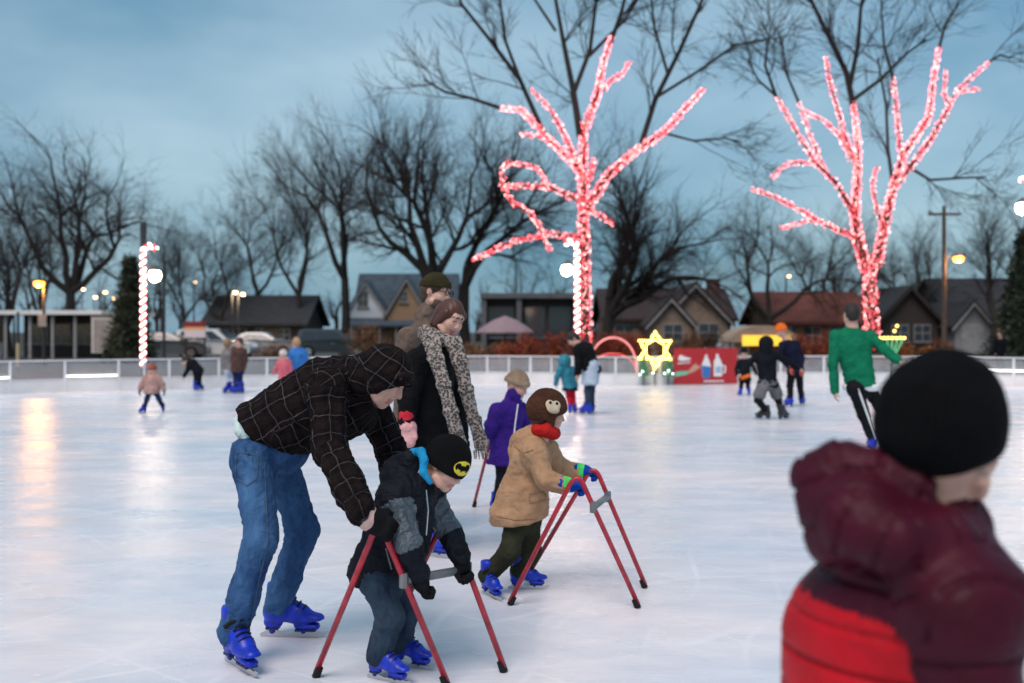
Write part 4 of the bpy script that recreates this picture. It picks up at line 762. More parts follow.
# festive lights behind the green skater's hand
Y = 27.2; x = X(892, Y); r = thing('festive_lights', 'row of yellow bulbs on green stems right of the green skater', 'festive lights', (x, Y, 0)); m = MB()
for k in range(5): m.tube([(x + .10 * (k - 2) * .5, Y, .85), (x + .15 * (k - 2), Y, Z(339, Y))], .012, 5)
m.build('stems', M('green_led', (.1, .9, .4), .4, emit=.25, ecol=(.1, 1, .65)), r); MB().tube([(x, Y, 0), (x, Y, .88)], .025, 6).build('post', POLE, r); bulbs([V(x + .11 * (k - 3), Y - .02, Z(338, Y)) for k in range(7)] + [V(x + .13, Y - .02, Z(326, Y)), V(x + .06, Y - .02, Z(331, Y))], [0] * 9, .045, r, 'bulbs', [YS])
# red advertising banner with a hand and two bottles
q0, q1 = bar_at(674), bar_at(736); a = V(q0[0], q0[1] - .10, 0); b = V(q1[0], q1[1] - .10, 0); ex = U(b - a); W = np.linalg.norm(b - a); ny = V(ex[1], -ex[0], 0); zb, zt = .02, 1.0
r = thing('banner', 'red advertising banner with hand, blue bottle and white jug', 'banner', (a + b) / 2); o = a + V(0, 0, zb); sc_ = zt - zb
def plate(name, poly, mat, lay): MB().prism(poly, o + ny * (.004 * lay), ex, V(0, 0, 1), -ny * .004).build(name, mat, r)
MB().prism([(0, 0), (W, 0), (W, sc_), (0, sc_)], o - ny * .02, ex, V(0, 0, 1), ny * .02).build('sheet', M('banner_red', (.42, .015, .02), .5, .12, 2), r)
PW = M('print_white', (.75, .75, .77), .5); PB = M('print_blue', (.03, .16, .45), .5); PG = M('print_mint', (.18, .50, .36), .5); PS = M('print_skin', (.55, .30, .22), .5)
plate('bottle_print', [(.44 * W, .16), (.56 * W, .16), (.575 * W, .48), (.55 * W, .62), (.525 * W, .72), (.515 * W, .80), (.485 * W, .80), (.475 * W, .72), (.45 * W, .62), (.425 * W, .48)], PW, 1.5)
plate('bottle_label', [(.44 * W, .165), (.56 * W, .165), (.574 * W, .47), (.427 * W, .50)], PB, 2.6)
plate('jug_print', [(.62 * W, .2), (.75 * W, .2), (.76 * W, .5), (.73 * W, .64), (.70 * W, .74), (.69 * W, .82), (.66 * W, .82), (.65 * W, .72), (.62 * W, .6)], PW, 1.5)
plate('jug_handle', [(.765 * W, .28), (.81 * W, .30), (.815 * W, .48), (.765 * W, .52), (.765 * W, .48), (.79 * W, .46), (.79 * W, .33), (.765 * W, .32)], PW, 1.5)
plate('jug_label', [(.645 * W, .3), (.735 * W, .3), (.735 * W, .48), (.645 * W, .46)], M('print_pale_blue', (.3, .45, .6), .5), 2.6)
plate('sleeve_print', [(0.005 * W, .20), (.20 * W, .26), (.22 * W, .36), (.02 * W, .34)], PG, 1.5); plate('hand_print', [(.205 * W, .27), (.30 * W, .33), (.40 * W, .44), (.41 * W, .50), (.36 * W, .49), (.34 * W, .56), (.30 * W, .52), (.225 * W, .37)], PS, 1.5)
plate('logo_print', [(.06 * W, .66), (.12 * W, .63), (.24 * W, .66), (.26 * W, .70), (.18 * W, .74), (.10 * W, .80), (.07 * W, .76)], PW, 1.5); plate('logo_line', [(.05 * W, .55), (.25 * W, .58), (.25 * W, .605), (.05 * W, .58)], PW, 1.5); plate('slogan_line', [(.46 * W, .05), (.78 * W, .05), (.78 * W, .085), (.46 * W, .085)], PW, 1.5)
# ---------------------------------------------------------------- people: shared builders
BROWD = M('dark_brow', (.05, .03, .02), .8)
def frame(f, u=(0, 0, 1)):
    f = U(f); r = U(np.cross(f, u)); return r, f, np.cross(r, f)
def head(s_, c, f, u, s=1., k=.018):
    r, f, u = frame(f, u); L = lambda x, y, z: c + s * (r * x + f * y + u * z); ax = (r, f, u); kk = k * s
    s_.ell(L(0, -.012, .028), s * V(.076, .098, .096), ax, k=kk); s_.ell(L(0, .022, -.045), s * V(.060, .072, .066), ax, k=.03 * s); s_.cap(L(0, .066, -.098), L(0, .060, -.085), .022 * s, .026 * s, k=.03 * s)
    for x in (-1, 1):
        s_.ell(L(.038 * x, .058, -.028), s * V(.03, .032, .034), ax, k=.03 * s); s_.cap(L(.074 * x, .012, -.07), L(.05 * x, .05, -.092), .014 * s, k=.03 * s)
    s_.cap(L(-.034, .082, .036), L(.034, .082, .036), .013 * s, k=.02 * s)
    for x in (-1, 1): s_.ell(L(.033 * x, .105, .012), s * V(.019, .02, .013), ax, k=.012 * s, sub=True)
    s_.cap(L(0, .090, .018), L(0, .112, -.026), .008 * s, .0125 * s, k=.012 * s)
    for x in (-1, 1):
        s_.ell(L(.011 * x, .101, -.030), s * V(.008, .009, .007), ax, k=.006 * s); s_.ell(L(.032 * x, .082, .012), s * V(.0135, .0115, .0115), ax, k=.004 * s)
        s_.cap(L(.022 * x, .0925, .009), L(.042 * x, .088, .009), .0035 * s, m=2, k=.002); s_.cap(L(.014 * x, .0965, .034), L(.052 * x, .082, .034), .0055 * s, .004 * s, m=3, k=.003)
        s_.ell(L(.078 * x, -.012, -.002), s * V(.011, .022, .034), ax, k=.01 * s)
    s_.cap(L(-.020, .087, -.060), L(.020, .087, -.060), .0062 * s, m=1, k=.005); s_.cap(L(-.017, .0875, -.069), L(.017, .0875, -.069), .007 * s, m=1, k=.005)
def hand(s_, w, d, n, s=1., curl=.5, side=1, m=0, thick=1.):
    """w wrist, d towards the fingers, n the way the palm faces, side = which way the thumb leaves"""
    d = U(d); n = U(n - d * np.dot(n, d)); l = np.cross(d, n); q = lambda a, b, c: w + s * (d * a + l * b + n * c)
    s_.cap(q(-.01, 0, 0), q(.03, 0, 0), .026 * s * thick, .024 * s * thick, m=m, k=.015, w=l, wf=1.2); s_.cap(q(.03, 0, 0), q(.078, 0, 0), .016 * s * thick, .0145 * s * thick, m=m, k=.015, w=l, wf=2.4)
    for i, (ln, cf) in enumerate(((.070, 1.), (.080, 1.), (.074, 1.05), (.058, 1.1))):
        b = (.031 - .0205 * i) * side; p = q(.083, b, 0); dd = d; r_ = .0096 * s * thick
        for j, fr_ in enumerate((.45, .32, .25)):
            a = curl * cf * (1, 1.15, .8)[j]; nn = n - dd * np.dot(n, dd); nn = U(nn) if np.linalg.norm(nn) > .05 else -d
            if j == 0: e1, e2 = dd, nn
            else: e2 = U(np.cross(np.cross(e1, e2), dd)) * 1.; e1 = dd
            dd = U(e1 * math.cos(a) + e2 * math.sin(a)); e2 = U(e2 * math.cos(a) - e1 * math.sin(a)); e1 = dd; p2 = p + dd * ln * fr_ * s
            s_.cap(p, p2, r_, r_ * .92, m=m, k=.004); p = p2; r_ *= .92
    p = q(.025, .028 * side, .004); d1 = U(d * .62 + l * side * .62 + n * .35); p2 = p + d1 * .042 * s; d2 = U(d * .75 + l * side * .1 + n * .62); s_.cap(p, p2, .0135 * s * thick, .0115 * s * thick, m=m, k=.01); s_.cap(p2, p2 + d2 * .034 * s, .0112 * s * thick, .0095 * s * thick, m=m, k=.004)
def glove(root, w, d, n, mat, s=1., curl=.9, side=1, vox=.004, cuffmat=None, cl=.05, thick=1.15):
    s_ = S(vox); hand(s_, np.asarray(w), np.asarray(d), np.asarray(n), s, curl, side, 0, thick); s_.cap(w - U(d) * cl * s, w + U(d) * .01, .036 * s * thick, .032 * s * thick, k=.01)
    g = s_.build('glove', mat, root)
    if cuffmat is not None: S(vox).cap(w - U(d) * .030 * s, w - U(d) * .016 * s, .037 * s * thick, .036 * s * thick).build('cuff', cuffmat, g)
    return g
# skate prototypes: origin on the ice under the ankle, x towards the toe
def skate_proto(mat):
    s_ = S(.006); s_.cap((-.075, 0, .120), (.05, 0, .108), .040, .038, k=.02, w=(0, 1, 0), wf=1.05); s_.cap((.05, 0, .105), (.150, 0, .086), .040, .033, k=.03, w=(0, 1, 0), wf=1.18); s_.cap((-.058, 0, .13), (-.042, 0, .25), .050, .055, k=.04, w=(1, 0, 0), wf=1.1); s_.cap((-.02, 0, .17), (.07, 0, .125), .036, .034, k=.03)
    s_.cut((-.05, 0, .078), (-.10, 0, -1)); s_.cut((0, 0, .068), (.12, 0, -1)); s_.cut((0, 0, .27), (0, 0, 1))
    s_.cap((-.09, 0, .074), (-.055, 0, .074), .030, .030, k=.012, w=(0, 1, 0), wf=.95); s_.cap((.05, 0, .062), (.14, 0, .056), .020, .018, k=.012, w=(0, 1, 0), wf=1.7)
    s_.cap((-.078, 0, .03), (-.074, 0, .07), .016, .022, k=.012); s_.cap((.075, 0, .03), (.085, 0, .06), .014, .026, k=.012)
    me = s_.mesh('skate', [mat]); b = MB(); prof = [(-.135, .0), (.15, .0), (.185, .012), (.198, .034), (.185, .036), (.165, .028), (.11, .032), (.07, .034), (.0, .022), (-.06, .034), (-.10, .034), (-.138, .016)]; b.prism(prof, (0, -.0025, 0), (1, 0, 0), (0, 0, 1), (0, .005, 0)); bm_ = mesh('blade', b.v, b.f, [STEEL])
    l = MB()
    for k in range(5): t = k / 4; c = V(.085 - .10 * t, 0, .148 + .075 * t); l.tube([c + V(-.006, -.036, -.008), c + V(.006, -.015, .006 + .003), c + V(0, .015, .006), c + V(-.006, .036, -.008)], .0045, 5)
    l.tube([V(-.01, -.058, .19), V(.018, -.04, .215), V(.03, 0, .222), V(.018, .04, .215), V(-.01, .058, .19)], .009, 5); lm = mesh('lace', l.v, l.f, [BLACKRUB]); so = MB().box((-.0745, 0, .046), (.062, .046, .012)).box((.09, 0, .040), (.10, .056, .010)); sm = mesh('sole_plate', so.v, so.f, [M('dark_sole', (.004, .010, .07), .5)]); return me, bm_, lm, sm
SKB = skate_proto(SKATEBLUE); SKK = skate_proto(SKATEBLACK)
def skate(root, g, toe, sc_=1., proto=None, up=(0, 0, 1), roll=0):
    proto = proto or SKB; x = U(toe); u = U(np.asarray(up, float)); y = U(np.cross(u, x)); u = np.cross(x, y); Mx = Matrix([[*(sc_ * V(x[i], y[i], u[i])), float(g[i])] for i in range(3)] + [[0, 0, 0, 1]])
    o = bpy.data.objects.new('skate', proto[0]); COL.objects.link(o); o.parent = root; o.matrix_parent_inverse = Matrix.Translation(-Vector(ROOT[root.name])); o.matrix_basis = Mx
    for nm, me in zip(('blade', 'lace', 'sole_plate'), proto[1:]): q = bpy.data.objects.new(nm, me); COL.objects.link(q); q.parent = o
    return np.asarray(g) + u * .15 * sc_ - x * .05 * sc_
def beanie(root, c, f, u, s, mat, fit=1., band=None, line=.022, tall=1., tilt=.12, name='hat', disp=None, vox=.006, knit=True):
    r, f, u = frame(f, u); ax = (r, f, u); ce = c + s * (u * .03 - f * .012); s_ = S(vox); rr = s * fit * V(.092, .112, .112 * tall); s_.ell(ce, rr, ax); n = U(-u + f * tilt); p0 = c + s * (u * line); s_.cut(p0, n, .006)
    o = s_.build(name, mat, root, disp=disp)
    if band is not None:
        b = S(vox); b.ell(ce, rr + s * .008, ax); b.cut(p0 + n * .004, n, .01); b.cut(p0 - n * .045 * s, -n, .01); b.build('brim', band, o)
    return o
def hair(root, c, f, u, s, mat, vox=.006, extra=None, low=-.05):
    r, f, u = frame(f, u); ax = (r, f, u); s_ = S(vox); s_.ell(c + s * (u * .034 - f * .016), s * V(.086, .106, .104), ax); s_.cap(c + s * (u * low - f * .07), c + s * (-f * .07), .04 * s, .05 * s, k=.04, w=r, wf=1.5); s_.ell(c + s * (f * .10 - u * .035), s * V(.072, .085, .092), ax, sub=True, k=.015)
    if extra: extra(s_)
    def d(p, w, rd, pr): q = (p - c) @ np.array(ax).T; return .004 * vnoise(np.stack([q[:, 0] * 70, q[:, 1] * 16, q[:, 2] * 16], 1))
    return s_.build('hair', mat, root, disp=d)
def Jn(Y, **kw): return {k: P(v[0], v[1], Y + (v[2] if len(v) > 2 else 0)) for k, v in kw.items()}
def person(label, J, f, u, s, t, feet, top, pants, vox, group=None, hs=None, skate_s=1., proto=None, hem=.10, torso=(.135, .135, 1.28), arm=(.066, .056, .05), leg=(.088, .07, .058, .054), hands=(), wr=.006, top_extra=None, top_name='jacket', pants_name='trousers', belly=None, hemcut=None, sleeve_m=(0, 0), top_mat=None, matfn=None, wr_fa=22., disp=None, pants_extra=None, body_extra=None):
    """J: joints; s: head scale; t: thickness scale; feet: (ground point, toe, up) for A and B"""
    hs = hs or s; root = thing('person', label, 'person', ((feet[0][0][0] + feet[1][0][0]) / 2, (feet[0][0][1] + feet[1][0][1]) / 2, 0), group)
    for k, ft in zip('AB', feet): J['a' + k] = skate(root, ft[0], ft[1], skate_s, proto, ft[2] if len(ft) > 2 else (0, 0, 1))
    ax = U(J['sA'] - J['sB']); dn = U(J['pv'] - J['ch'])
    b = S(max(vox * .8, .005)); head(b, J['hd'], f, u, s, .018); r_, f_, u_ = frame(f, u); b.cap(J['nk'], J['hd'] - u_ * .05 * s - f_ * .02 * s, .056 * s, .052 * s, k=.03); b.cap(J['ch'], J['pv'], .10 * t, .10 * t, k=.05, w=ax, wf=1.3); b.cap(J['nk'], J['ch'], .07 * t, .10 * t, k=.05); b.cap(J['sA'], J['sB'], .055 * t, k=.05)
    for k in 'AB':
        b.cap(J['s' + k], J['e' + k], .046 * t, .038 * t, k=.03); b.cap(J['e' + k], J['w' + k], .036 * t, .026 * t, k=.02); b.cap(J['pv'], J['h' + k], .085 * t, .08 * t, k=.05); b.cap(J['h' + k], J['k' + k], .075 * t, .055 * t, k=.03); b.cap(J['k' + k], J['a' + k], .052 * t, .036 * t, k=.03)
    for (k, d, n, cu, sd) in hands: hand(b, J['w' + k], np.asarray(d, float), np.asarray(n, float), hs * .95, cu, sd)
    if body_extra: body_extra(b)
    b.build('body', [SKIN, LIP, EYE, BROWD], root)
    # trousers
    q = S(vox); q.cap(J['hA'], J['hB'], (leg[0] + .022) * t, k=.05); q.cap((J['hA'] + J['hB']) / 2, J['pv'] + (J['ch'] - J['pv']) * .15, (leg[0] + .03) * t, (leg[0] + .025) * t, k=.05, w=ax, wf=1.15)
    if pants_extra: pants_extra(q)
    for k in 'AB': q.cap(J['h' + k], J['k' + k], leg[0] * t, leg[1] * t, k=.035); q.cap(J['k' + k], J['a' + k], leg[1] * .97 * t, leg[3] * t, k=.03)
    q.build(pants_name, pants, root, disp=wrinkle(wr * .72, 16., 1.4, 2.))
    # upper garment
    q = S(vox); he = J['pv'] + dn * hem; q.cap(J['ch'], he, torso[0] * t, torso[1] * t, k=.05, w=ax, wf=torso[2]); q.cap(J['nk'] * .6 + J['ch'] * .4, J['ch'], .10 * t, torso[0] * t, k=.05, w=ax, wf=1.2)
    if belly:
        for a_, b_, ra_, rb_ in belly: q.cap(a_, b_, ra_, rb_, k=.06, w=ax, wf=1.3)
    hc = hemcut or (he, dn); q.cut(hc[0], hc[1], .012)
    q.cap(J['nk'] - dn * .005, J['nk'] * .75 + J['ch'] * .25, .062 * t, .08 * t, k=.03)
    for k in 'AB': q.cap(J['nk'] * .5 + J['ch'] * .5, J['s' + k], .08 * t, arm[0] * 1.06 * t, k=.05); q.cap(J['s' + k], J['e' + k], arm[0] * t, arm[1] * t, k=.035, m=sleeve_m[0]); q.cap(J['e' + k], J['w' + k], arm[1] * t, arm[2] * t, k=.02, m=sleeve_m[1])
    if top_extra: top_extra(q)
    q.build(top_name, top, root, disp=disp or wrinkle(wr, wr_fa, 1.4, 5.), matfn=matfn); return root
BLACKG = cloth('black_glove_knit', (.010, .010, .012)); 
# ---------------------------------------------------------------- skating walkers
def walker(label, frames_, bar_t):
    r = thing('skating_walker', label, 'skating walker', np.mean([frames_[0][0], frames_[0][2], frames_[1][0], frames_[1][2]], 0), 'red tube skating walkers'); fronts = []
    for f1, ap, f2 in frames_:
        ap = np.asarray(ap); d1 = f1 - ap; d2 = f2 - ap; p1, p2 = ap + d1 * .15, ap + d2 * .15; c = ap + V(0, 0, .02); bz = [(1 - t) ** 2 * p1 + 2 * t * (1 - t) * c + t * t * p2 for t in np.linspace(0, 1, 9)]
        MB().tube([f1 + V(0, 0, .02)] + bz + [f2 + V(0, 0, .02)], .0135, 10).build('frame_tube', REDPAINT, r, True)
        for ft in (f1, f2): d = U(ap - ft); MB().tube([ft + V(0, 0, .002), ft + d * .05], [.019, .0165], 10).build('rubber_foot', BLACKRUB, r)
        fronts.append(ap + (f2 - ap) * bar_t)
    a, b = fronts; MB().tube([a + (b - a) * .04, b - (b - a) * .04], .019, 10).build('crossbar', GREYBAR, r, True)
    for q in (a, b): MB().tube([q + V(0, 0, .03), q - V(0, 0, .03)], .020, 8).build('clamp', GREYBAR, r)
    return r
walker('red walker held by the stooping boy in black jacket and emblem hat', ((G(316, 677), P(379, 519, 4.10), G(447, 687)), (G(379, 663), P(447, 512, 4.42), G(504, 672))), .36)
walker('red walker held by the child in the tan coat', ((G(510, 605), P(577, 470, 5.40), G(638, 608)), (G(527, 580), P(594, 463, 5.86), G(645, 588))), .27)
walker('red walker held by the child in the purple fleece', ((G(474, 507), P(492, 433, 8.25), G(512, 503)), (G(505, 492), P(522, 424, 8.9), G(540, 490))), .3)
g = 'skaters on the ice'

# ---------------------------------------------------------------- man in plaid jacket
J = Jn(4.6, hd=(384, 378, -.12), nk=(360, 379, -.06), ch=(330, 392), pv=(264, 430, .02), sA=(327, 388, -.2), eA=(330, 450, -.32), wA=(361, 509, -.54), sB=(368, 398, .18), eB=(390, 450, .2), wB=(402, 503, .02), hA=(254, 457, -.10), hB=(276, 453, .12), kA=(261, 538, -.18), kB=(303, 530, .18))
PL = plaid_mat(); JE = jeans_mat('blue_jeans', (.012, .042, .13), (.07, .17, .34)); fF, uF = V(.78, -.28, -.56), V(.58, 0, .8)
def ex(q): 
    q.cap(P(343, 380, 4.56), P(362, 376, 4.54), .10, .085, k=.05)
def seam(o, pts, rad, mat, name, step=5., lift=.002, loop=False):
    from mathutils.bvhtree import BVHTree
    me = o.data; bv = BVHTree.FromPolygons([v.co for v in me.vertices], [tuple(p.vertices) for p in me.polygons]); pts = list(pts) + ([pts[0]] if loop else []); out = []
    for a, b in zip(pts[:-1], pts[1:]):
        n_ = max(2, int(math.hypot(b[0] - a[0], b[1] - a[1]) / step) + 1)
        for k in range(n_):
            t_ = k / n_; d_ = Vector(P(a[0] + (b[0] - a[0]) * t_, a[1] + (b[1] - a[1]) * t_, 1.) - V(0, 0, H)).normalized(); h_ = bv.ray_cast(Vector((0, 0, H)), d_)
            if h_[0] is not None: out.append(np.array(h_[0] + h_[1] * lift))
    if len(out) > 2: MB().tube(out, rad, 5).build(name, mat, o)
father = person('man in plaid hooded jacket and jeans stooping over the small boy', J, fF, uF, 1., 1., ((G(238, 668), V(.62, -.75, 0)), (G(288, 637), V(1, -.06, 0))), PL, JE, .009, g, hem=.02, torso=(.150, .150, 1.2), arm=(.080, .072, .062), leg=(.086, .073, .063, .066), wr=.009, top_extra=ex, pants_extra=lambda q: q.cut(P(247, 434, 4.62), V(.8, 0, .6), .012).cap(P(266, 448, 4.60), P(286, 450, 4.62), .112, .105, k=.03, w=(0, 1, 0), wf=1.25), belly=[(P(292, 428, 4.62), P(348, 410, 4.6), .135, .13)], hemcut=(P(256, 427, 4.62), V(-.8, 0, -.6)), wr_fa=18., pants_name='jeans')
q = S(.009); q.cap(P(330, 392, 4.6), P(258, 432, 4.62), .112, .124, k=.03, w=(0, 1, 0), wf=1.2); q.cut(P(244, 435, 4.62), V(-.8, 0, -.6)); q.build('shirt', cloth('pale_mint_shirt', (.55, .68, .66)), father, disp=wrinkle(.004))
r_, f_, u_ = frame(fF, uF); hc = J['hd']; q = S(.008); q.ell(hc + u_ * .028 - f_ * .012, V(.112, .128, .122), (r_, f_, u_), k=.03); q.cap(hc - u_ * .05 - f_ * .05, J['nk'] + V(.02, 0, .01), .095, .10, k=.05, w=r_, wf=1.15)
q.ell(hc + f_ * .115 - u_ * .062, V(.082, .11, .10), (r_, f_, u_), sub=True, k=.01); q.cap(hc + u_ * .062 + f_ * .095 - r_ * .06, hc + u_ * .062 + f_ * .095 + r_ * .06, .016, k=.03); q.cap(hc + u_ * .055 + f_ * .13 - r_ * .035, hc + u_ * .055 + f_ * .13 + r_ * .035, .011, k=.03); q.build('hood', PL, father, disp=wrinkle(.005, 16))
hair(father, hc, fF, uF, 1., M('brown_hair', (.05, .03, .02), .7))
glove(father, J['wA'] + V(.030, 0, -.035), V(.86, .12, -.50), V(.3, .6, -.5), BLACKG, 1.12, .8, 1, cl=.03, thick=1.3); S(.006).cap(J['wA'] + V(.004, 0, -.008), J['wA'] + V(.030, 0, -.040), .055, .050).build('cuff', cloth('pale_pink_cuff', (.62, .42, .38)), father)
glove(father, J['wB'], V(.2, -.3, -.9), V(-.6, -.6, 0), BLACKG, 1.05, .6, -1)
MB().tube([P(310, 400, 4.36), P(318, 404, 4.35)], .004, 5).build('zip_pull', STEEL, father)

ch_ = {c.name.split('.')[0]: c for c in father.children}; STI = M('denim_stitch', (.05, .09, .16), .8)
seam(ch_['jeans'], [(237, 452), (258, 456), (257, 478), (247, 486), (236, 477)], .0028, STI, 'back_pocket', 3, loop=True); seam(ch_['jeans'], [(264, 462), (266, 500), (268, 540), (258, 585), (248, 632)], .003, STI, 'side_seam'); seam(ch_['jeans'], [(222, 628), (236, 632), (250, 628)], .003, STI, 'hem', 3)
seam(ch_['jacket'], [(290, 418), (312, 432)], .005, BLACKRUB, 'pocket_welt', 3); seam(ch_['jacket'], [(306, 380), (318, 368), (338, 368), (346, 384)], .003, BLACKRUB, 'armhole_seam', 3); seam(ch_['jacket'], [(346, 500), (360, 493), (370, 488)], .003, BLACKRUB, 'cuff_seam', 3)
# ---------------------------------------------------------------- boy with emblem hat
NAVY = cloth('black_navy_shell', (.010, .012, .018), rough=.6); GREYS = M('slate_grey_shell', (.065, .088, .11), .5, .25, 10, .2, 120, fold=.9)
J = Jn(4.32, hd=(446, 466, -.05), nk=(419, 474), ch=(405, 500), pv=(380, 568, .03), sA=(394, 498, -.12), eA=(409, 546, -.19), wA=(419, 574, -.17), sB=(430, 497, .10), eB=(450, 533, .10), wB=(461, 556, .05), hA=(377, 580, -.04), hB=(393, 580, .08), kA=(390, 618, -.07), kB=(404, 614, .08)); fK, uK = V(.72, -.50, -.48), V(.46, -.05, .89)
def ex(q):
    q.cap(P(398, 468, 4.36), P(412, 462, 4.30), .055, .05, k=.03); q.cap(P(392, 476, 4.34), P(404, 486, 4.24), .05, .045, k=.03); q.cap(P(418, 498, 4.28), P(410, 548, 4.28), .07, .08, k=.05)
boy = person('small boy in black and slate jacket with emblem hat leaning on red walker', J, fK, uK, .80, .70, ((G(385, 681), V(.85, -.5, 0)), (G(408, 667), V(.9, -.4, 0))), [NAVY, GREYS], jeans_mat('dark_jeans', (.012, .022, .045), (.05, .085, .12)), .007, g, skate_s=.70, hem=.02, torso=(.145, .175, 1.15), arm=(.082, .072, .062), leg=(.088, .080, .070, .070), wr=.0065, top_extra=ex, hemcut=(P(376, 582, 4.35), V(.1, 0, -1)), sleeve_m=(1, 0), wr_fa=26., pants_name='jeans')
HATK = knit('black_hat_knit', (.008, .008, .009), .010); r_, f_, u_ = frame(fK, uK); hk = J['hd']; hat = beanie(boy, hk, fK, uK, .90, HATK, 1.08, None, -.016, 1.02, .02)
ce = hk + .90 * (u_ * .03 - f_ * .012); rr = .90 * 1.08 * V(.092, .112, .112 * 1.02) + .0025; em = MB(); N1, N2 = 44, 26; bat = [(0, .28), (.06, .42), (.12, .28), (.22, .30), (.2, .46), (.42, .62), (.72, .5), (.86, .1), (.74, -.3), (.5, -.5), (.44, -.22), (.26, -.34), (.12, -.28), (0, -.62)]; bat = bat + [(-x, y) for x, y in bat[::-1]]
def inp(x, y):
    c = False; n = len(bat)
    for i in range(n):
        (x1, y1), (x2, y2) = bat[i], bat[(i + 1) % n]
        if (y1 > y) != (y2 > y) and x < (x2 - x1) * (y - y1) / (y2 - y1 + 1e-12) + x1: c = not c
    return c
def onhat(a, b): d = U(f_ + r_ * (a * .50 + .30) + u_ * (b * .34 + .17)); l = np.array([d @ r_, d @ f_, d @ u_]); k = 1 / np.linalg.norm(l / rr); return ce + d * k
for i in range(N1):
    for j in range(N2):
        x0, x1, y0, y1 = [(-1 + 2 * q) for q in (i / N1, (i + 1) / N1, j / N2, (j + 1) / N2)]; xm, ym = (x0 + x1) / 2, (y0 + y1) / 2
        if xm * xm + ym * ym < 1: em.add([onhat(x0, y0), onhat(x1, y0), onhat(x1, y1), onhat(x0, y1)], [(0, 1, 2, 3)], 1 if inp(xm, ym) or xm * xm + ym * ym > .93 else 0)
em.build('emblem', [M('emblem_yellow', (.75, .58, .03), .6), HATK], hat); hair(boy, hk, fK, uK, .84, M('fair_hair', (.25, .16, .09), .7), low=-.03)
q = S(.006); q.chain([P(413, 452, 4.30), P(421, 452, 4.24), P(424, 460, 4.20), P(423, 472, 4.18), P(430, 482, 4.18)], [.018, .020, .018, .016, .012], k=.01); q.build('hood_lining', cloth('cyan_fleece', (.02, .30, .60)), boy)
MB().tube([P(426, 490, 4.205), P(428, 510, 4.19), P(426, 535, 4.19)], .004, 5).build('zip', STEEL, boy)
glove(boy, J['wA'] + V(.006, 0, -.028), V(.3, .1, -.95), V(.85, .3, .2), BLACKG, .82, 1.1, -1, thick=1.35); glove(boy, J['wB'] + V(.004, 0, -.028), V(.15, .05, -1), V(.6, -.7, 0), BLACKG, .82, 1.1, 1, thick=1.35)

ch_ = {c.name.split('.')[0]: c for c in boy.children}; PIP = M('grey_piping', (.16, .18, .2), .5)
seam(ch_['jacket'], [(386, 548), (392, 572)], .0035, PIP, 'pocket_zip', 3); seam(ch_['jacket'], [(362, 500), (378, 510), (392, 512)], .0025, PIP, 'yoke_seam', 3); seam(ch_['jacket'], [(352, 572), (372, 580), (400, 586)], .003, BLACKRUB, 'hem', 3)
# ---------------------------------------------------------------- child in tan coat
TAN = cloth('tan_canvas', (.42, .25, .145), .15, 12, .3, 260, .8, .3); J = Jn(5.7, hd=(548, 414), nk=(538, 437), ch=(531, 460), pv=(521, 508, .02), sA=(534, 453, -.13), eA=(546, 480, -.2), wA=(562, 485, -.22), sB=(546, 450, .14), eB=(560, 468, .2), wB=(576, 471, .2), hA=(517, 518, -.03), hB=(529, 518, .05), kA=(509, 552, -.08), kB=(531, 551, .08)); fT, uT = V(.92, .28, -.14), V(.15, 0, 1)
def ex(q): q.cap(P(521, 441, 5.72), P(535, 433, 5.72), .062, .058, k=.03); q.cap(P(517, 450, 5.72), P(526, 456, 5.66), .045, .04, k=.03)
tan = person('child in tan hooded coat and brown animal hat pushing a red walker', J, fT, uT, .86, .72, ((G(490, 596), V(.45, -.85, 0)), (G(525, 589), V(1, -.05, 0))), TAN, cloth('olive_trouser', (.030, .032, .020), .3), .008, g, skate_s=.72, hem=.05, torso=(.145, .235, 1.0), arm=(.084, .074, .064), leg=(.080, .078, .072, .070), wr=.006, top_extra=ex, hemcut=(P(520, 521, 5.72), V(.15, 0, -1)), top_name='coat')
BRN = cloth('brown_hat_fleece', (.075, .032, .020), .3); hT = J['hd']; r_, f_, u_ = frame(fT, uT); q = S(.006); q.ell(hT + .9 * (u_ * .034 - f_ * .014), .98 * V(.105, .122, .118), (r_, f_, u_)); q.cut(hT - u_ * .012, -u_ + f_ * .40, .01)
for x in (-1, 1): q.ell(hT + u_ * .03 + r_ * .095 * x - f_ * .02, V(.022, .032, .036), (r_, f_, u_), k=.01); q.cap(hT + r_ * .078 * x - f_ * .01, hT + r_ * .07 * x - u_ * .055, .03, .022, k=.02)
hat = q.build('hat', BRN, tan, disp=wrinkle(.003, 30)); CRM = cloth('cream_fleece', (.62, .52, .38)); m_ = S(.005); cm = hT + u_ * .062 + r_ * .104 - f_ * .012; nn = U(cm - hT); e1 = U(np.cross(nn, u_)); e2 = np.cross(e1, nn)
m_.ell(cm - e1 * .016, V(.025, .014, .030), (e1, nn, e2), k=.01); m_.ell(cm + e1 * .022, V(.025, .014, .030), (e1, nn, e2), k=.01); m_.ell(cm - e2 * .03, V(.036, .018, .022), (e1, nn, e2), k=.01); fp = m_.build('face_patch', CRM, hat); m_ = S(.004); [m_.ell(cm + e1 * x_ + nn * .012 + e2 * .006, V(.009, .008, .011), (e1, nn, e2), k=.001) for x_ in (-.016, .022)]; m_.build('button_eyes', BLACKRUB, fp)
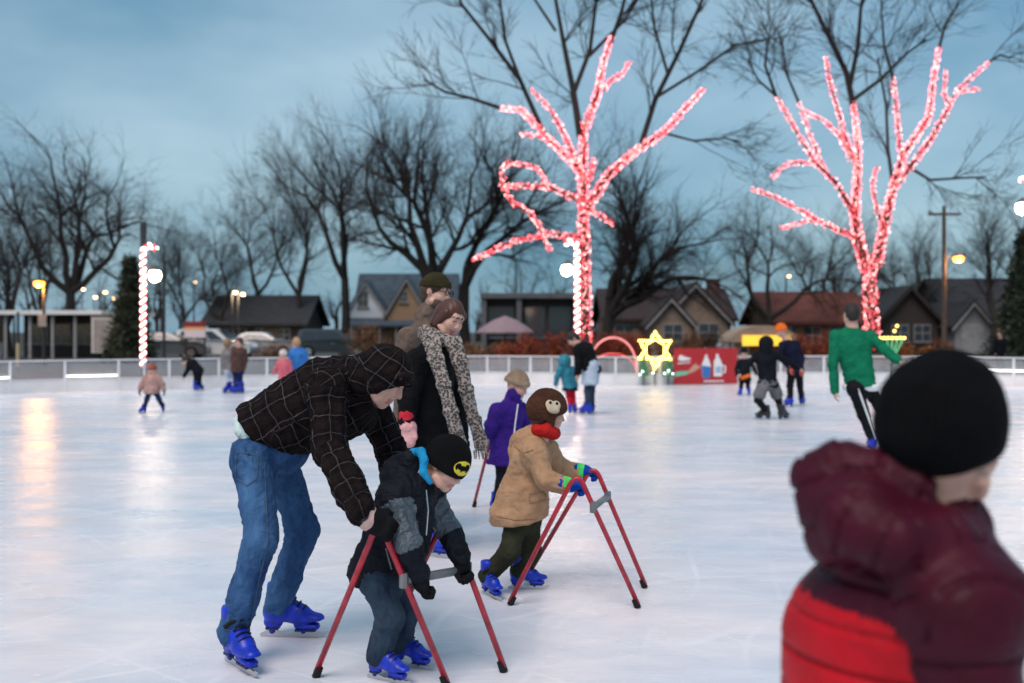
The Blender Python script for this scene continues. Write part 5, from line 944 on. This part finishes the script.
q = S(.006); q.chain([hT + v_ for v_ in (V(-.06, -.045, -.085), V(-.015, -.062, -.09), V(.025, -.048, -.105), V(.035, .0, -.11), V(.02, .045, -.105), V(-.05, .05, -.09), V(-.06, -.045, -.085))], [.034] * 7, k=.02); q.cap(hT + V(-.015, -.070, -.09), hT + V(.01, -.070, -.03), .020, k=.03); q.build('neck_warmer', cloth('red_fleece', (.50, .02, .02)), tan)
hair(tan, hT, fT, uT, .86, M('brown_hair', (.05, .03, .02), .7))
BLG = cloth('blue_glove_knit', (.008, .06, .38)); NEON = cloth('neon_green_knit', (.10, .75, .16)); glove(tan, J['wA'] + V(.040, 0, .0), V(.97, .05, -.1), V(.15, .0, -1), BLG, .86, .95, 1, cuffmat=NEON, thick=1.45); glove(tan, J['wB'] + V(.040, 0, 0), V(.97, .0, -.1), V(.15, 0, -1), BLG, .86, .95, 1, cuffmat=NEON, thick=1.45)

ch_ = {c.name.split('.')[0]: c for c in tan.children}; TST = M('tan_stitch', (.30, .175, .10), .8)
seam(ch_['coat'], [(529, 494), (545, 491), (546, 500), (530, 503)], .0028, TST, 'pocket_flap', 3, loop=True); seam(ch_['coat'], [(497, 516), (515, 520), (540, 518)], .003, TST, 'hem', 3); seam(ch_['coat'], [(514, 446), (524, 453), (536, 449)], .003, TST, 'hood_seam', 3)
# ---------------------------------------------------------------- woman with patterned scarf
BLK = cloth('black_wool', (.009, .009, .011), .3, 8, .5, 160); J = Jn(6.6, hd=(450, 318, -.06), nk=(437, 342), ch=(431, 372), pv=(425, 450, .05), sA=(418, 360, -.19), eA=(408, 400, -.22), wA=(407, 424, -.24), sB=(449, 357, .18), eB=(458, 402, .2), wB=(460, 438, .05), hA=(421, 456, -.06), hB=(432, 456, .12), kA=(424, 505, -.08), kB=(436, 505, .1)); fW, uW = V(.60, -.68, -.42), V(.40, -.15, .9)
wom = person('woman in long black coat with patterned scarf looking down', J, fW, uW, .96, 1., ((G(431, 556), V(.8, -.5, 0)), (G(428, 549), V(.85, -.4, 0))), BLK, cloth('charcoal_trouser', (.012, .012, .016)), .011, g, skate_s=.92, hem=.26, torso=(.14, .19, 1.2), arm=(.068, .06, .054), wr=.006, top_name='coat')
def ex(q): c = J['hd']; r_, f_, u_ = frame(fW, uW); q.cap(c - f_ * .09 + u_ * .0, c - f_ * .10 - u_ * .07, .048, .05, k=.04); q.cap(c + r_ * .075 + f_ * .03 + u_ * .04, c + r_ * .07 - f_ * .02 - u_ * .07, .022, .026, k=.03); q.cap(c - r_ * .07 + f_ * .04 + u_ * .05, c - r_ * .07 - u_ * .05, .02, .024, k=.03)
hair(wom, J['hd'], fW, uW, .93, M('auburn_hair', (.075, .022, .012), .5), extra=ex)
LEO = leopard_mat(); q = S(.009); c = J['nk']; ring = [c + V(.11 * math.cos(a) * .9 + .015, .105 * math.sin(a), .03 - .035 * math.cos(a)) for a in np.linspace(0, 6.283, 13)]; q.chain(ring, [.040] * 13, k=.03)
q.chain([P(431, 338, 6.46), P(436, 358, 6.36), P(444, 385, 6.32), P(451, 412, 6.30), P(460, 446, 6.30)], [.030, .022, .020, .020, .023], k=.02, w=(1, -.1, .2), wf=2.1); q.chain([P(452, 340, 6.46), P(460, 362, 6.42), P(466, 390, 6.42), P(474, 420, 6.44), P(482, 447, 6.46)], [.030, .022, .020, .020, .022], k=.02, w=(1, -.1, .2), wf=2.1); sc = q.build('scarf', LEO, wom, disp=wrinkle(.005, 14))
m = MB()
for px, py, Yd in ((460, 449, 6.30), (482, 450, 6.46)):
    for k in range(8): o = P(px - 8 + 2.2 * k, py, Yd); m.tube([o, o + V(rng.gauss(0, .006), rng.gauss(0, .006), -.06)], [.006, .003], 4)
m.build('fringe', LEO, sc)
mt = S(.007).cap(J['wA'] + V(0, 0, .05), J['wA'] + V(.005, -.01, -.01), .046, .050).cap(J['wA'] + V(.005, -.01, -.03), J['wA'] + V(.012, -.02, -.115), .044, .036, w=(.9, -.3, 0), wf=1.3).cap(J['wA'] + V(.03, -.03, -.03), J['wA'] + V(.055, -.045, -.08), .022, .018, k=.02).build('mitten', cloth('pink_mitten_knit', (.72, .38, .38)), wom); S(.007).cap(J['wA'] + V(0, 0, .055), J['wA'] + V(.002, 0, .035), .054, .054).build('cuff', cloth('red_knit', (.55, .03, .05)), mt); glove(wom, J['wB'], V(.3, -.2, -.9), V(-.3, -.9, 0), BLACKG, .95, .5, -1)

# ---------------------------------------------------------------- man in olive beanie
TAUP = cloth('taupe_wool', (.16, .115, .095), .25); J = Jn(7.3, hd=(436, 292, -.05), nk=(428, 322), ch=(418, 352), pv=(415, 432), sA=(408, 338, -.2), eA=(400, 378, -.22), wA=(404, 412, -.25), sB=(434, 338, .2), eB=(444, 378, .2), wB=(448, 412, .05), hA=(410, 438, -.1), hB=(420, 438, .1), kA=(411, 482, -.1), kB=(422, 482, .1)); fM, uM = V(.88, -.42, -.18), V(.15, 0, 1)
man = person('man in olive beanie and taupe coat behind the scarfed woman', J, fM, uM, 1., 1.02, ((G(408, 533), V(.8, -.5, 0)), (G(424, 531), V(.9, -.3, 0))), TAUP, cloth('dark_trouser', (.015, .015, .02)), .012, g, wr=.007, top_name='coat', torso=(.15, .15, 1.25), hands=(('A', (.2, 0, -1), (.8, -.3, 0), .5, 1), ('B', (.2, 0, -1), (.5, -.5, 0), .5, -1)), top_extra=lambda q: q.cap(P(427, 318, 7.3), P(430, 312, 7.28), .095, .085, k=.03))
beanie(man, J['hd'], fM, uM, 1., knit('olive_knit', (.055, .045, .022)), 1.04, knit('olive_brim', (.045, .036, .018)), .035); hair(man, J['hd'], fM, uM, 1., M('beard_hair', (.07, .04, .025), .8)); r_, f_, u_ = frame(fM, uM); c = J['hd']; m = MB()
for x in (-1, 1): m.tube([c + r_ * (x * .034 + .024 * math.cos(a)) + f_ * .112 + u_ * (.010 + .020 * math.sin(a)) for a in np.linspace(0, 6.283, 13)], .003, 5); m.tube([c + r_ * .06 * x + f_ * .11 + u_ * .012, c + r_ * .082 * x + f_ * .01 + u_ * .01], .003, 5)
m.tube([c - r_ * .01 + f_ * .115 + u_ * .012, c + r_ * .01 + f_ * .115 + u_ * .012], .003, 5); m.build('glasses', BLACKRUB, man)
q = S(.008); q.cap(c - u_ * .08 + f_ * .05 - r_ * .04, c - u_ * .08 + f_ * .05 + r_ * .04, .04, k=.03); q.ell(c - u_ * .10 + f_ * .06, V(.05, .04, .035), (r_, f_, u_)); q.build('beard', M('beard_hair', (.07, .04, .025), .8), man)

# ---------------------------------------------------------------- child in purple fleece
PUR = cloth('purple_fleece', (.045, .018, .21), .2, 12, .5, 200); J = Jn(8.1, hd=(517, 386), nk=(513, 400), ch=(508, 417), pv=(506, 452), sA=(497, 411, -.12), eA=(491, 425, -.15), wA=(490, 434, -.02), sB=(521, 410, .12), eB=(526, 424, .2), wB=(522, 430, .55), hA=(502, 458, -.06), hB=(511, 458, .06), kA=(502, 484, -.05), kB=(512, 484, .05)); fP, uP = V(.80, -.45, -.35), V(.2, 0, 1)
pur = person('child in purple fleece and beige knit hat behind the tan coat', J, fP, uP, .86, .70, ((G(500, 515), V(.9, -.3, 0)), (G(513, 510), V(.9, -.3, 0))), PUR, cloth('dark_trouser', (.015, .015, .02)), .010, g, skate_s=.7, torso=(.14, .20, 1.25), arm=(.08, .07, .062), leg=(.075, .07, .06, .055), wr=.005, top_name='fleece', top_extra=lambda q: q.cap(P(513, 399, 8.1), P(514, 395, 8.08), .072, .066, k=.02), hs=.75, hands=(('A', (.5, .1, -.85), (.7, .2, .4), .9, 1), ('B', (.3, .3, -.9), (.7, 0, 0), .9, -1)))
beanie(pur, J['hd'], fP, uP, .9, knit('beige_knit', (.34, .24, .16)), 1.05, knit('beige_brim', (.38, .28, .2)), .02); MB().tube([P(518, 404, 7.99), P(515, 425, 7.98), P(513, 446, 7.97)], .006, 5).build('zip', WHITE, pur)

# ---------------------------------------------------------------- boy in red puffer jacket, close to the camera
Yb = 1.8; MAR = M('maroon_nylon', (.048, .0028, .012), .5, .25, 10, .2, 60, spec=.16, fold=.22); REDN = M('red_nylon', (.46, .006, .014), .5, .15, 10, .2, 60, spec=.16, fold=.22)
J = Jn(Yb, hd=(945, 437, .0), nk=(925, 520, .02), ch=(905, 610, .05), pv=(888, 860, .05), sA=(960, 608, -.13), eA=(985, 760, -.15), wA=(1010, 890, -.12), sB=(868, 600, .22), eB=(862, 760, .3), wB=(900, 890, .3), hA=(890, 880, -.05), hB=(885, 880, .15), kA=(905, 1020, -.06), kB=(890, 1020, .15)); fR, uR = V(.80, .58, -.12), V(.1, 0, 1)
def puff(p, w, r, pr):
    z = np.where(pr < 3, p[:, 2], w[:, 0]); s_ = np.abs(np.sin(math.pi * z / .075)); seam = np.minimum(s_ / .32, 1); return .014 * (seam ** .6 - .7) + .002 * vnoise(p * 17) + .002 * vnoise(p * 45) * (1 - seam)
def ex(q):
    q.chain([P(964, 524, Yb + .0), P(938, 540, Yb - .09), P(895, 542, Yb - .11), P(855, 522, Yb - .06), P(838, 492, Yb + .04)], [.036, .044, .05, .052, .05], k=.03)
    q.cap(P(958, 545, Yb - .01), P(984, 602, Yb - .10), .050, .082, k=.05); q.cap(P(938, 552, Yb - .08), P(955, 604, Yb - .12), .056, .088, k=.05)
    q.ell(P(866, 508, Yb), V(.098, .09, .078), k=.04); q.chain([P(812, 474, Yb + .05), P(840, 461, Yb + .02), P(885, 470, Yb - .02), P(918, 484, Yb - .05)], [.034, .032, .03, .028], k=.022); q.cap(P(820, 484, Yb + .03), P(836, 540, Yb - .01), .042, .05, k=.03)
    q.cap(P(880, 515, Yb + .05), P(935, 510, Yb + .03), .085, .07, k=.04)
def mf(v, m, w, pr): px = 512 + v[:, 0] / v[:, 1] * F; return np.where((v[:, 2] < Z(604, Yb) + .12 * (v[:, 0] - X(850, Yb)) * -1) & (pr < 7) & (m == 0) & (v[:, 2] < 1.5), 1, 0) * np.where(pr < 3, 1, 0)
red = person('child in maroon and red puffer jacket with black beanie close to camera', J, fR, uR, .98, .86, ((G(905, 1135), V(.8, .5, 0)), (G(890, 1085), V(.8, .5, 0))), [MAR, REDN], cloth('dark_trouser', (.015, .015, .02)), .007, g, skate_s=.8, hem=.08, torso=(.185, .19, 1.12), arm=(.092, .085, .06), wr=.005, top_extra=ex, disp=puff, matfn=mf, belly=[(P(850, 640, Yb + .1), P(860, 800, Yb + .08), .12, .13)], hands=(('A', (.3, 0, -1), (.5, .5, 0), .5, 1), ('B', (.3, 0, -1), (.5, -.5, 0), .5, -1)))
beanie(red, J['hd'] + V(-.003, 0, .0), fR, uR, 1.0, knit('black_beanie_knit', (.005, .005, .006), .013), 1.15, None, -.040, 1.0, .42, vox=.005, disp=lambda p, w, r, pr: .006 * vnoise(p * 13) + .003 * vnoise(p * 30))

# ---------------------------------------------------------------- skaters further back
HAIRD = M('dark_hair', (.018, .012, .010), .7)
J = Jn(12.2, hd=(851, 314), nk=(852, 327), ch=(853, 345), pv=(861, 384), sA=(836, 336), eA=(833, 364), wA=(835, 391), sB=(870, 337), eB=(885, 350, -.1), wB=(897, 360, -.2), hA=(855, 388, -.05), hB=(868, 388, .1), kA=(864, 416), kB=(884, 412, .25))
q = person('man in green sweatshirt and dark track trousers skating away', J, V(-.05, 1, 0), V(0, 0, 1), 1., 1., ((G(872, 452), V(.1, 1, 0)), (P(893, 434, 12.6), V(.2, .9, -.3), (0, .4, 1))), cloth('green_jersey', (.008, .17, .085), .15), cloth('track_black', (.012, .012, .015)), .014, g, torso=(.15, .135, 1.35), arm=(.066, .058, .05), hem=.04, top_name='sweatshirt', hands=(('A', (.05, .1, -1), (1, 0, 0), .4, 1), ('B', (.85, -.2, -.5), (-.3, 0, -1), .4, -1)), wr=.008)
hair(q, J['hd'], V(-.05, 1, 0), V(0, 0, 1), 1., HAIRD, .01); MB().tube([J['hA'] + V(-.0, -.105, 0), J['kA'] + V(.02, -.082, 0), J['aA'] + V(.02, -.065, .02)], .013, 5).build('side_stripe', WHITE, q); S(.014).cap(P(853, 386, 12.2), P(870, 384, 12.2), .125, k=.02).cut(P(860, 391, 12.2), (0, 0, -1)).cut(P(860, 384, 12.2), (0, 0, 1)).build('shirt_hem', WHITE, q)
DKH = cloth('black_hoodie', (.010, .011, .016)); GRS = cloth('grey_shorts', (.15, .15, .16)); BLKT = cloth('track_black', (.012, .012, .015))
J = Jn(16.6, hd=(766, 343), nk=(766, 351), ch=(766, 360), pv=(768, 381), sA=(757, 355), eA=(748, 365), wA=(741, 373), sB=(776, 355), eB=(789, 362), wB=(799, 368), hA=(763, 384), hB=(773, 384), kA=(758, 400, -.1), kB=(778, 399, .1))
q = person('teenager in black hoodie and grey shorts with black skates, arms spread', J, V(0, 1, -.2), V(0, 0, 1), .92, .88, ((G(764, 420), V(-.6, .5, 0)), (G(783, 420), V(.6, .5, 0))), DKH, BLKT, .015, g, proto=SKK, skate_s=.95, torso=(.14, .13, 1.3), top_name='hoodie', hands=(('A', (-.6, 0, -.6), (0, 0, -1), .4, 1), ('B', (.7, 0, -.5), (0, 0, -1), .4, -1)))
S(.014).cap(J['hd'] - V(0, .01, 0), J['nk'], .125, .11, k=.04).build('hood', DKH, q); s_ = S(.014); s_.cap(J['pv'], (J['hA'] + J['hB']) / 2, .12, .12, w=(1, 0, 0), wf=1.2); [s_.cap(J['h' + k], J['h' + k] * .3 + J['k' + k] * .7, .092, .098, k=.03) for k in 'AB']; s_.build('shorts', GRS, q, disp=wrinkle(.008))
J = Jn(19.4, hd=(781, 331), nk=(786, 340), ch=(790, 350), pv=(796, 368), sA=(782, 345, -.1), eA=(780, 358, -.2), wA=(790, 368, -.3), sB=(796, 344, .1), eB=(802, 358, .1), wB=(800, 370, -.1), hA=(792, 372), hB=(799, 371), kA=(790, 386, -.1), kB=(800, 385, .1)); ORG = cloth('orange_knit', (.80, .16, .03))
q = person('skater in navy jacket and orange hat leaning forward', J, V(-.5, .8, -.3), V(0, 0, 1), .95, .92, ((G(789, 407), V(-.3, .9, 0)), (G(802, 405), V(.5, .8, 0))), cloth('navy_jacket', (.010, .012, .03)), BLKT, .016, g, torso=(.15, .14, 1.25)); beanie(q, J['hd'], V(-.5, .8, -.3), V(0, 0, 1), 1., ORG, 1.12, ORG, .0, 1.05, vox=.012)
for k in 'AB': glove(q, J['w' + k], V(.1, -.2, -1), V(1, 0, 0), cloth('coral_knit', (.7, .16, .10)), 1., .4, 1, vox=.012)
J = Jn(22.9, hd=(744, 353), nk=(744, 359), ch=(744, 364), pv=(745, 377), sA=(739, 362), eA=(736, 369), wA=(737, 376), sB=(750, 362), eB=(754, 368), wB=(756, 374), hA=(742, 379), hB=(748, 379), kA=(741, 387), kB=(748, 387))
q = person('small child in dark snowsuit with orange patch beside the banner', J, V(.2, .9, -.2), V(0, 0, 1), .85, .66, ((G(740, 396), V(-.2, 1, 0)), (G(749, 396), V(.2, 1, 0))), DKH, BLKT, .016, g, skate_s=.68, torso=(.16, .17, 1.2), hands=(('A', (0, 0, -1), (1, 0, 0), .4, 1), ('B', (.2, 0, -1), (-1, 0, 0), .4, -1)), hs=.7); beanie(q, J['hd'], V(.2, .9, -.2), V(0, 0, 1), .9, DKH, 1.08, None, .0, vox=.012); S(.014).cap(J['pv'] + V(-.08, -.10, -.02), J['pv'] + V(.06, -.10, .03), .045).build('patch', ORG, q)
TEAL = M('teal_nylon', (.012, .19, .27), .5, .2, 12, .2, 60)
J = Jn(18, hd=(564, 362), nk=(565, 367), ch=(567, 372), pv=(570, 384), sA=(560, 370, -.1), eA=(557, 377, -.1), wA=(556, 384, -.05), sB=(573, 370, .1), eB=(576, 377, .1), wB=(574, 382, .15), hA=(568, 388), hB=(572, 388), kA=(569, 397), kB=(573, 397))
q = person('small child in teal hooded coat and red leggings holding the adult\'s side', J, V(-.3, .9, -.3), V(0, 0, 1), .85, .66, ((G(570, 414), V(.2, 1, 0)), (G(575, 413), V(.4, .9, 0))), TEAL, cloth('red_legging', (.50, .015, .03)), .013, g, skate_s=.66, torso=(.17, .19, 1.2), arm=(.085, .075, .065), top_name='coat', hands=(('A', (0, 0, -1), (1, 0, 0), .4, 1), ('B', (0, 0, -1), (-1, 0, 0), .4, -1)), hs=.7); S(.012).ell(J['hd'] + V(.01, -.01, .01), V(.125, .13, .135)).cap(J['hd'], J['nk'], .1, .1).build('hood', TEAL, q); S(.012).cap(J['pv'] - V(0, 0, .03), J['pv'] - V(0, 0, .10), .12, .15).cut(J['pv'] - V(0, 0, .12), (0, 0, -1)).build('skirt', BLKT, q)
J = Jn(17.6, hd=(573, 339), nk=(579, 345), ch=(584, 351), pv=(592, 369), sA=(577, 349, -.15), eA=(578, 362, -.2), wA=(577, 374, -.15), sB=(588, 346, .15), eB=(585, 360, .2), wB=(580, 372, .2), hA=(589, 373), hB=(594, 372), kA=(588, 391, -.05), kB=(591, 391, .1)); LB_ = cloth('pale_denim', (.42, .50, .60), .15)
q = person('adult in black jacket and pale blue wrap bending over the teal child', J, V(-.7, -.1, -.7), V(-.4, 0, .9), .97, .98, ((G(586, 415), V(-.5, .5, 0)), (G(590, 413), V(-.4, .6, 0))), BLK, jeans_mat('dark_jeans', (.012, .022, .045), (.05, .085, .12)), .014, g, torso=(.16, .15, 1.25), hands=(('A', (-.2, 0, -1), (1, 0, 0), .4, 1), ('B', (-.2, 0, -1), (-1, 0, 0), .4, -1))); hair(q, J['hd'], V(-.7, -.1, -.7), V(-.4, 0, .9), 1., HAIRD, .01); s_ = S(.014); s_.cap(J['pv'] + V(-.02, 0, .05), J['hA'] * .4 + J['kA'] * .6 + V(.03, 0, 0), .155, .15, w=(0, 1, 0), wf=1.2); s_.cut(J['hA'] * .35 + J['kA'] * .65, (0, 0, -1)); s_.build('wrap', LB_, q, disp=wrinkle(.01))
# left side skaters
J = Jn(18, hd=(152, 370), nk=(152, 375), ch=(152, 380), pv=(152, 388), sA=(146, 378), eA=(142, 384), wA=(140, 390), sB=(158, 378), eB=(162, 384), wB=(164, 390), hA=(150, 390), hB=(155, 390), kA=(147, 399), kB=(159, 399)); PNK = cloth('dusty_pink_nylon', (.45, .27, .24), .25)
q = person('small child in dusty pink jacket skating with legs wide apart', J, V(0, -1, -.1), V(0, 0, 1), .82, .62, ((G(143, 413), V(-.4, -.9, 0)), (G(163, 412), V(.4, -.9, 0))), PNK, cloth('navy_legging', (.015, .025, .08)), .013, g, skate_s=.62, torso=(.18, .19, 1.2), arm=(.085, .075, .065), leg=(.085, .07, .06, .055)); beanie(q, J['hd'], V(0, -1, -.1), V(0, 0, 1), .86, cloth('rust_knit', (.30, .10, .08)), 1.08, None, .0, vox=.012)
for k, x in (('A', -1), ('B', 1)): glove(q, J['w' + k], V(.2 * x, 0, -1), V(0, 0, 1) * .0 + V(-x, 0, 0), BLACKG, .7, .4, 1, vox=.01)
J = Jn(24.6, hd=(186, 361), nk=(189, 363), ch=(192, 364), pv=(198, 370), sA=(189, 364, -.1), eA=(187, 371, -.1), wA=(184, 376, -.1), sB=(190, 363, .15), eB=(188, 370, .15), wB=(185, 375, .15), hA=(197, 373), hB=(199, 373), kA=(196, 381), kB=(199, 381))
q = person('skater in black bending low by the left barrier', J, V(-.8, -.2, -.5), V(-.4, 0, .9), .9, .85, ((G(196, 391), V(.5, -.5, 0)), (G(200, 390), V(.6, -.4, 0))), DKH, BLKT, .016, g, skate_s=.9, torso=(.15, .14, 1.2), hands=(('A', (-.3, 0, -1), (1, 0, 0), .4, 1), ('B', (-.3, 0, -1), (-1, 0, 0), .4, -1))); hair(q, J['hd'], V(-.8, -.2, -.5), V(-.4, 0, .9), .95, HAIRD, .012)
BRNJ = cloth('brown_jacket', (.09, .05, .045)); PALJ = cloth('pale_jeans', (.38, .44, .55))
J = Jn(24.2, hd=(228, 344), nk=(229, 349), ch=(230, 354), pv=(231, 368), sA=(225, 352), eA=(222, 360), wA=(224, 368), sB=(235, 352), eB=(238, 360), wB=(237, 367), hA=(229, 371), hB=(233, 371), kA=(229, 381), kB=(234, 381))
q = person('skater in pale jeans and grey top, left of the pair by the barrier', J, V(.3, .9, 0), V(0, 0, 1), .95, .9, ((G(228, 393), V(-.4, -.7, 0)), (G(235, 393), V(-.6, -.5, 0))), cloth('grey_top', (.20, .19, .19)), PALJ, .016, g, torso=(.14, .13, 1.3), hands=(('A', (0, 0, -1), (1, 0, 0), .4, 1), ('B', (0, 0, -1), (-1, 0, 0), .4, -1))); hair(q, J['hd'], V(.3, .9, 0), V(0, 0, 1), 1., M('fair_hair', (.25, .16, .09), .7), .012)
J = Jn(23.8, hd=(239, 343), nk=(239, 348), ch=(239, 353), pv=(238, 368), sA=(234, 351), eA=(233, 360), wA=(234, 367), sB=(244, 351), eB=(246, 360), wB=(244, 367), hA=(236, 371), hB=(240, 371), kA=(236, 382), kB=(240, 382))
q = person('skater in brown jacket and dark trousers, right of the pair by the barrier', J, V(-.3, -.9, 0), V(0, 0, 1), .95, .9, ((G(237, 394), V(-.3, -.9, 0)), (G(242, 393), V(.4, -.8, 0))), BRNJ, cloth('navy_legging', (.015, .025, .08)), .016, g, torso=(.15, .14, 1.3), hands=(('A', (0, 0, -1), (1, 0, 0), .4, 1), ('B', (0, 0, -1), (-1, 0, 0), .4, -1))); hair(q, J['hd'], V(-.3, -.9, 0), V(0, 0, 1), 1., M('brown_hair', (.05, .03, .02), .7), .012)
J = Jn(23, hd=(296, 343), nk=(297, 349), ch=(298, 354), pv=(299, 370), sA=(292, 352), eA=(290, 361), wA=(292, 368), sB=(304, 352), eB=(307, 361), wB=(305, 369), hA=(297, 373), hB=(301, 373), kA=(297, 383), kB=(302, 383))
q = person('fair-haired skater in bright blue jacket behind the plaid back', J, V(-.6, .7, 0), V(0, 0, 1), .95, .9, ((G(296, 395), V(-.5, .8, 0)), (G(303, 395), V(-.3, .9, 0))), cloth('bright_blue_nylon', (.04, .18, .50)), BLKT, .016, g, torso=(.16, .15, 1.3), hands=(('A', (0, 0, -1), (1, 0, 0), .4, 1), ('B', (0, 0, -1), (-1, 0, 0), .4, -1))); hair(q, J['hd'], V(-.6, .7, 0), V(0, 0, 1), 1., M('blond_hair', (.40, .24, .14), .7), .012)
J = Jn(22.6, hd=(283, 355), nk=(284, 360), ch=(284, 364), pv=(284, 375), sA=(279, 362), eA=(276, 368), wA=(274, 373), sB=(289, 362), eB=(291, 369), wB=(291, 374), hA=(282, 378), hB=(286, 378), kA=(282, 386), kB=(286, 386))
q = person('child in pink jacket left of the bright blue jacket', J, V(-.3, -.9, 0), V(0, 0, 1), .86, .68, ((G(281, 396), V(-.3, -.9, 0)), (G(287, 396), V(.3, -.9, 0))), cloth('rose_nylon', (.60, .14, .18)), BLKT, .016, g, skate_s=.7, torso=(.16, .16, 1.2), hs=.7, hands=(('A', (0, 0, -1), (1, 0, 0), .4, 1), ('B', (0, 0, -1), (-1, 0, 0), .4, -1))); beanie(q, J['hd'], V(-.3, -.9, 0), V(0, 0, 1), .9, cloth('white_knit', (.6, .55, .55)), 1.06, None, .0, vox=.012)
# a passer-by beyond the barrier at right
J = Jn(36, hd=(1000, 334), nk=(1000, 339), ch=(1000, 343), pv=(1000, 353), sA=(996, 341), eA=(995, 347), wA=(995, 353), sB=(1004, 341), eB=(1005, 347), wB=(1005, 353), hA=(998, 355), hB=(1002, 355), kA=(998, 363), kB=(1002, 363))
q = person('passer-by in dark clothes beyond the barrier near the right edge', J, V(-.9, -.3, 0), V(0, 0, 1), .95, .9, ((P(998, 371, 36), V(-1, 0, 0)), (P(1002, 371, 36), V(-1, 0, 0))), DKH, BLKT, .018, None, proto=SKK, hands=(('A', (0, 0, -1), (1, 0, 0), .4, 1), ('B', (0, 0, -1), (-1, 0, 0), .4, -1))); hair(q, J['hd'], V(-.9, -.3, 0), V(0, 0, 1), 1., HAIRD, .014)
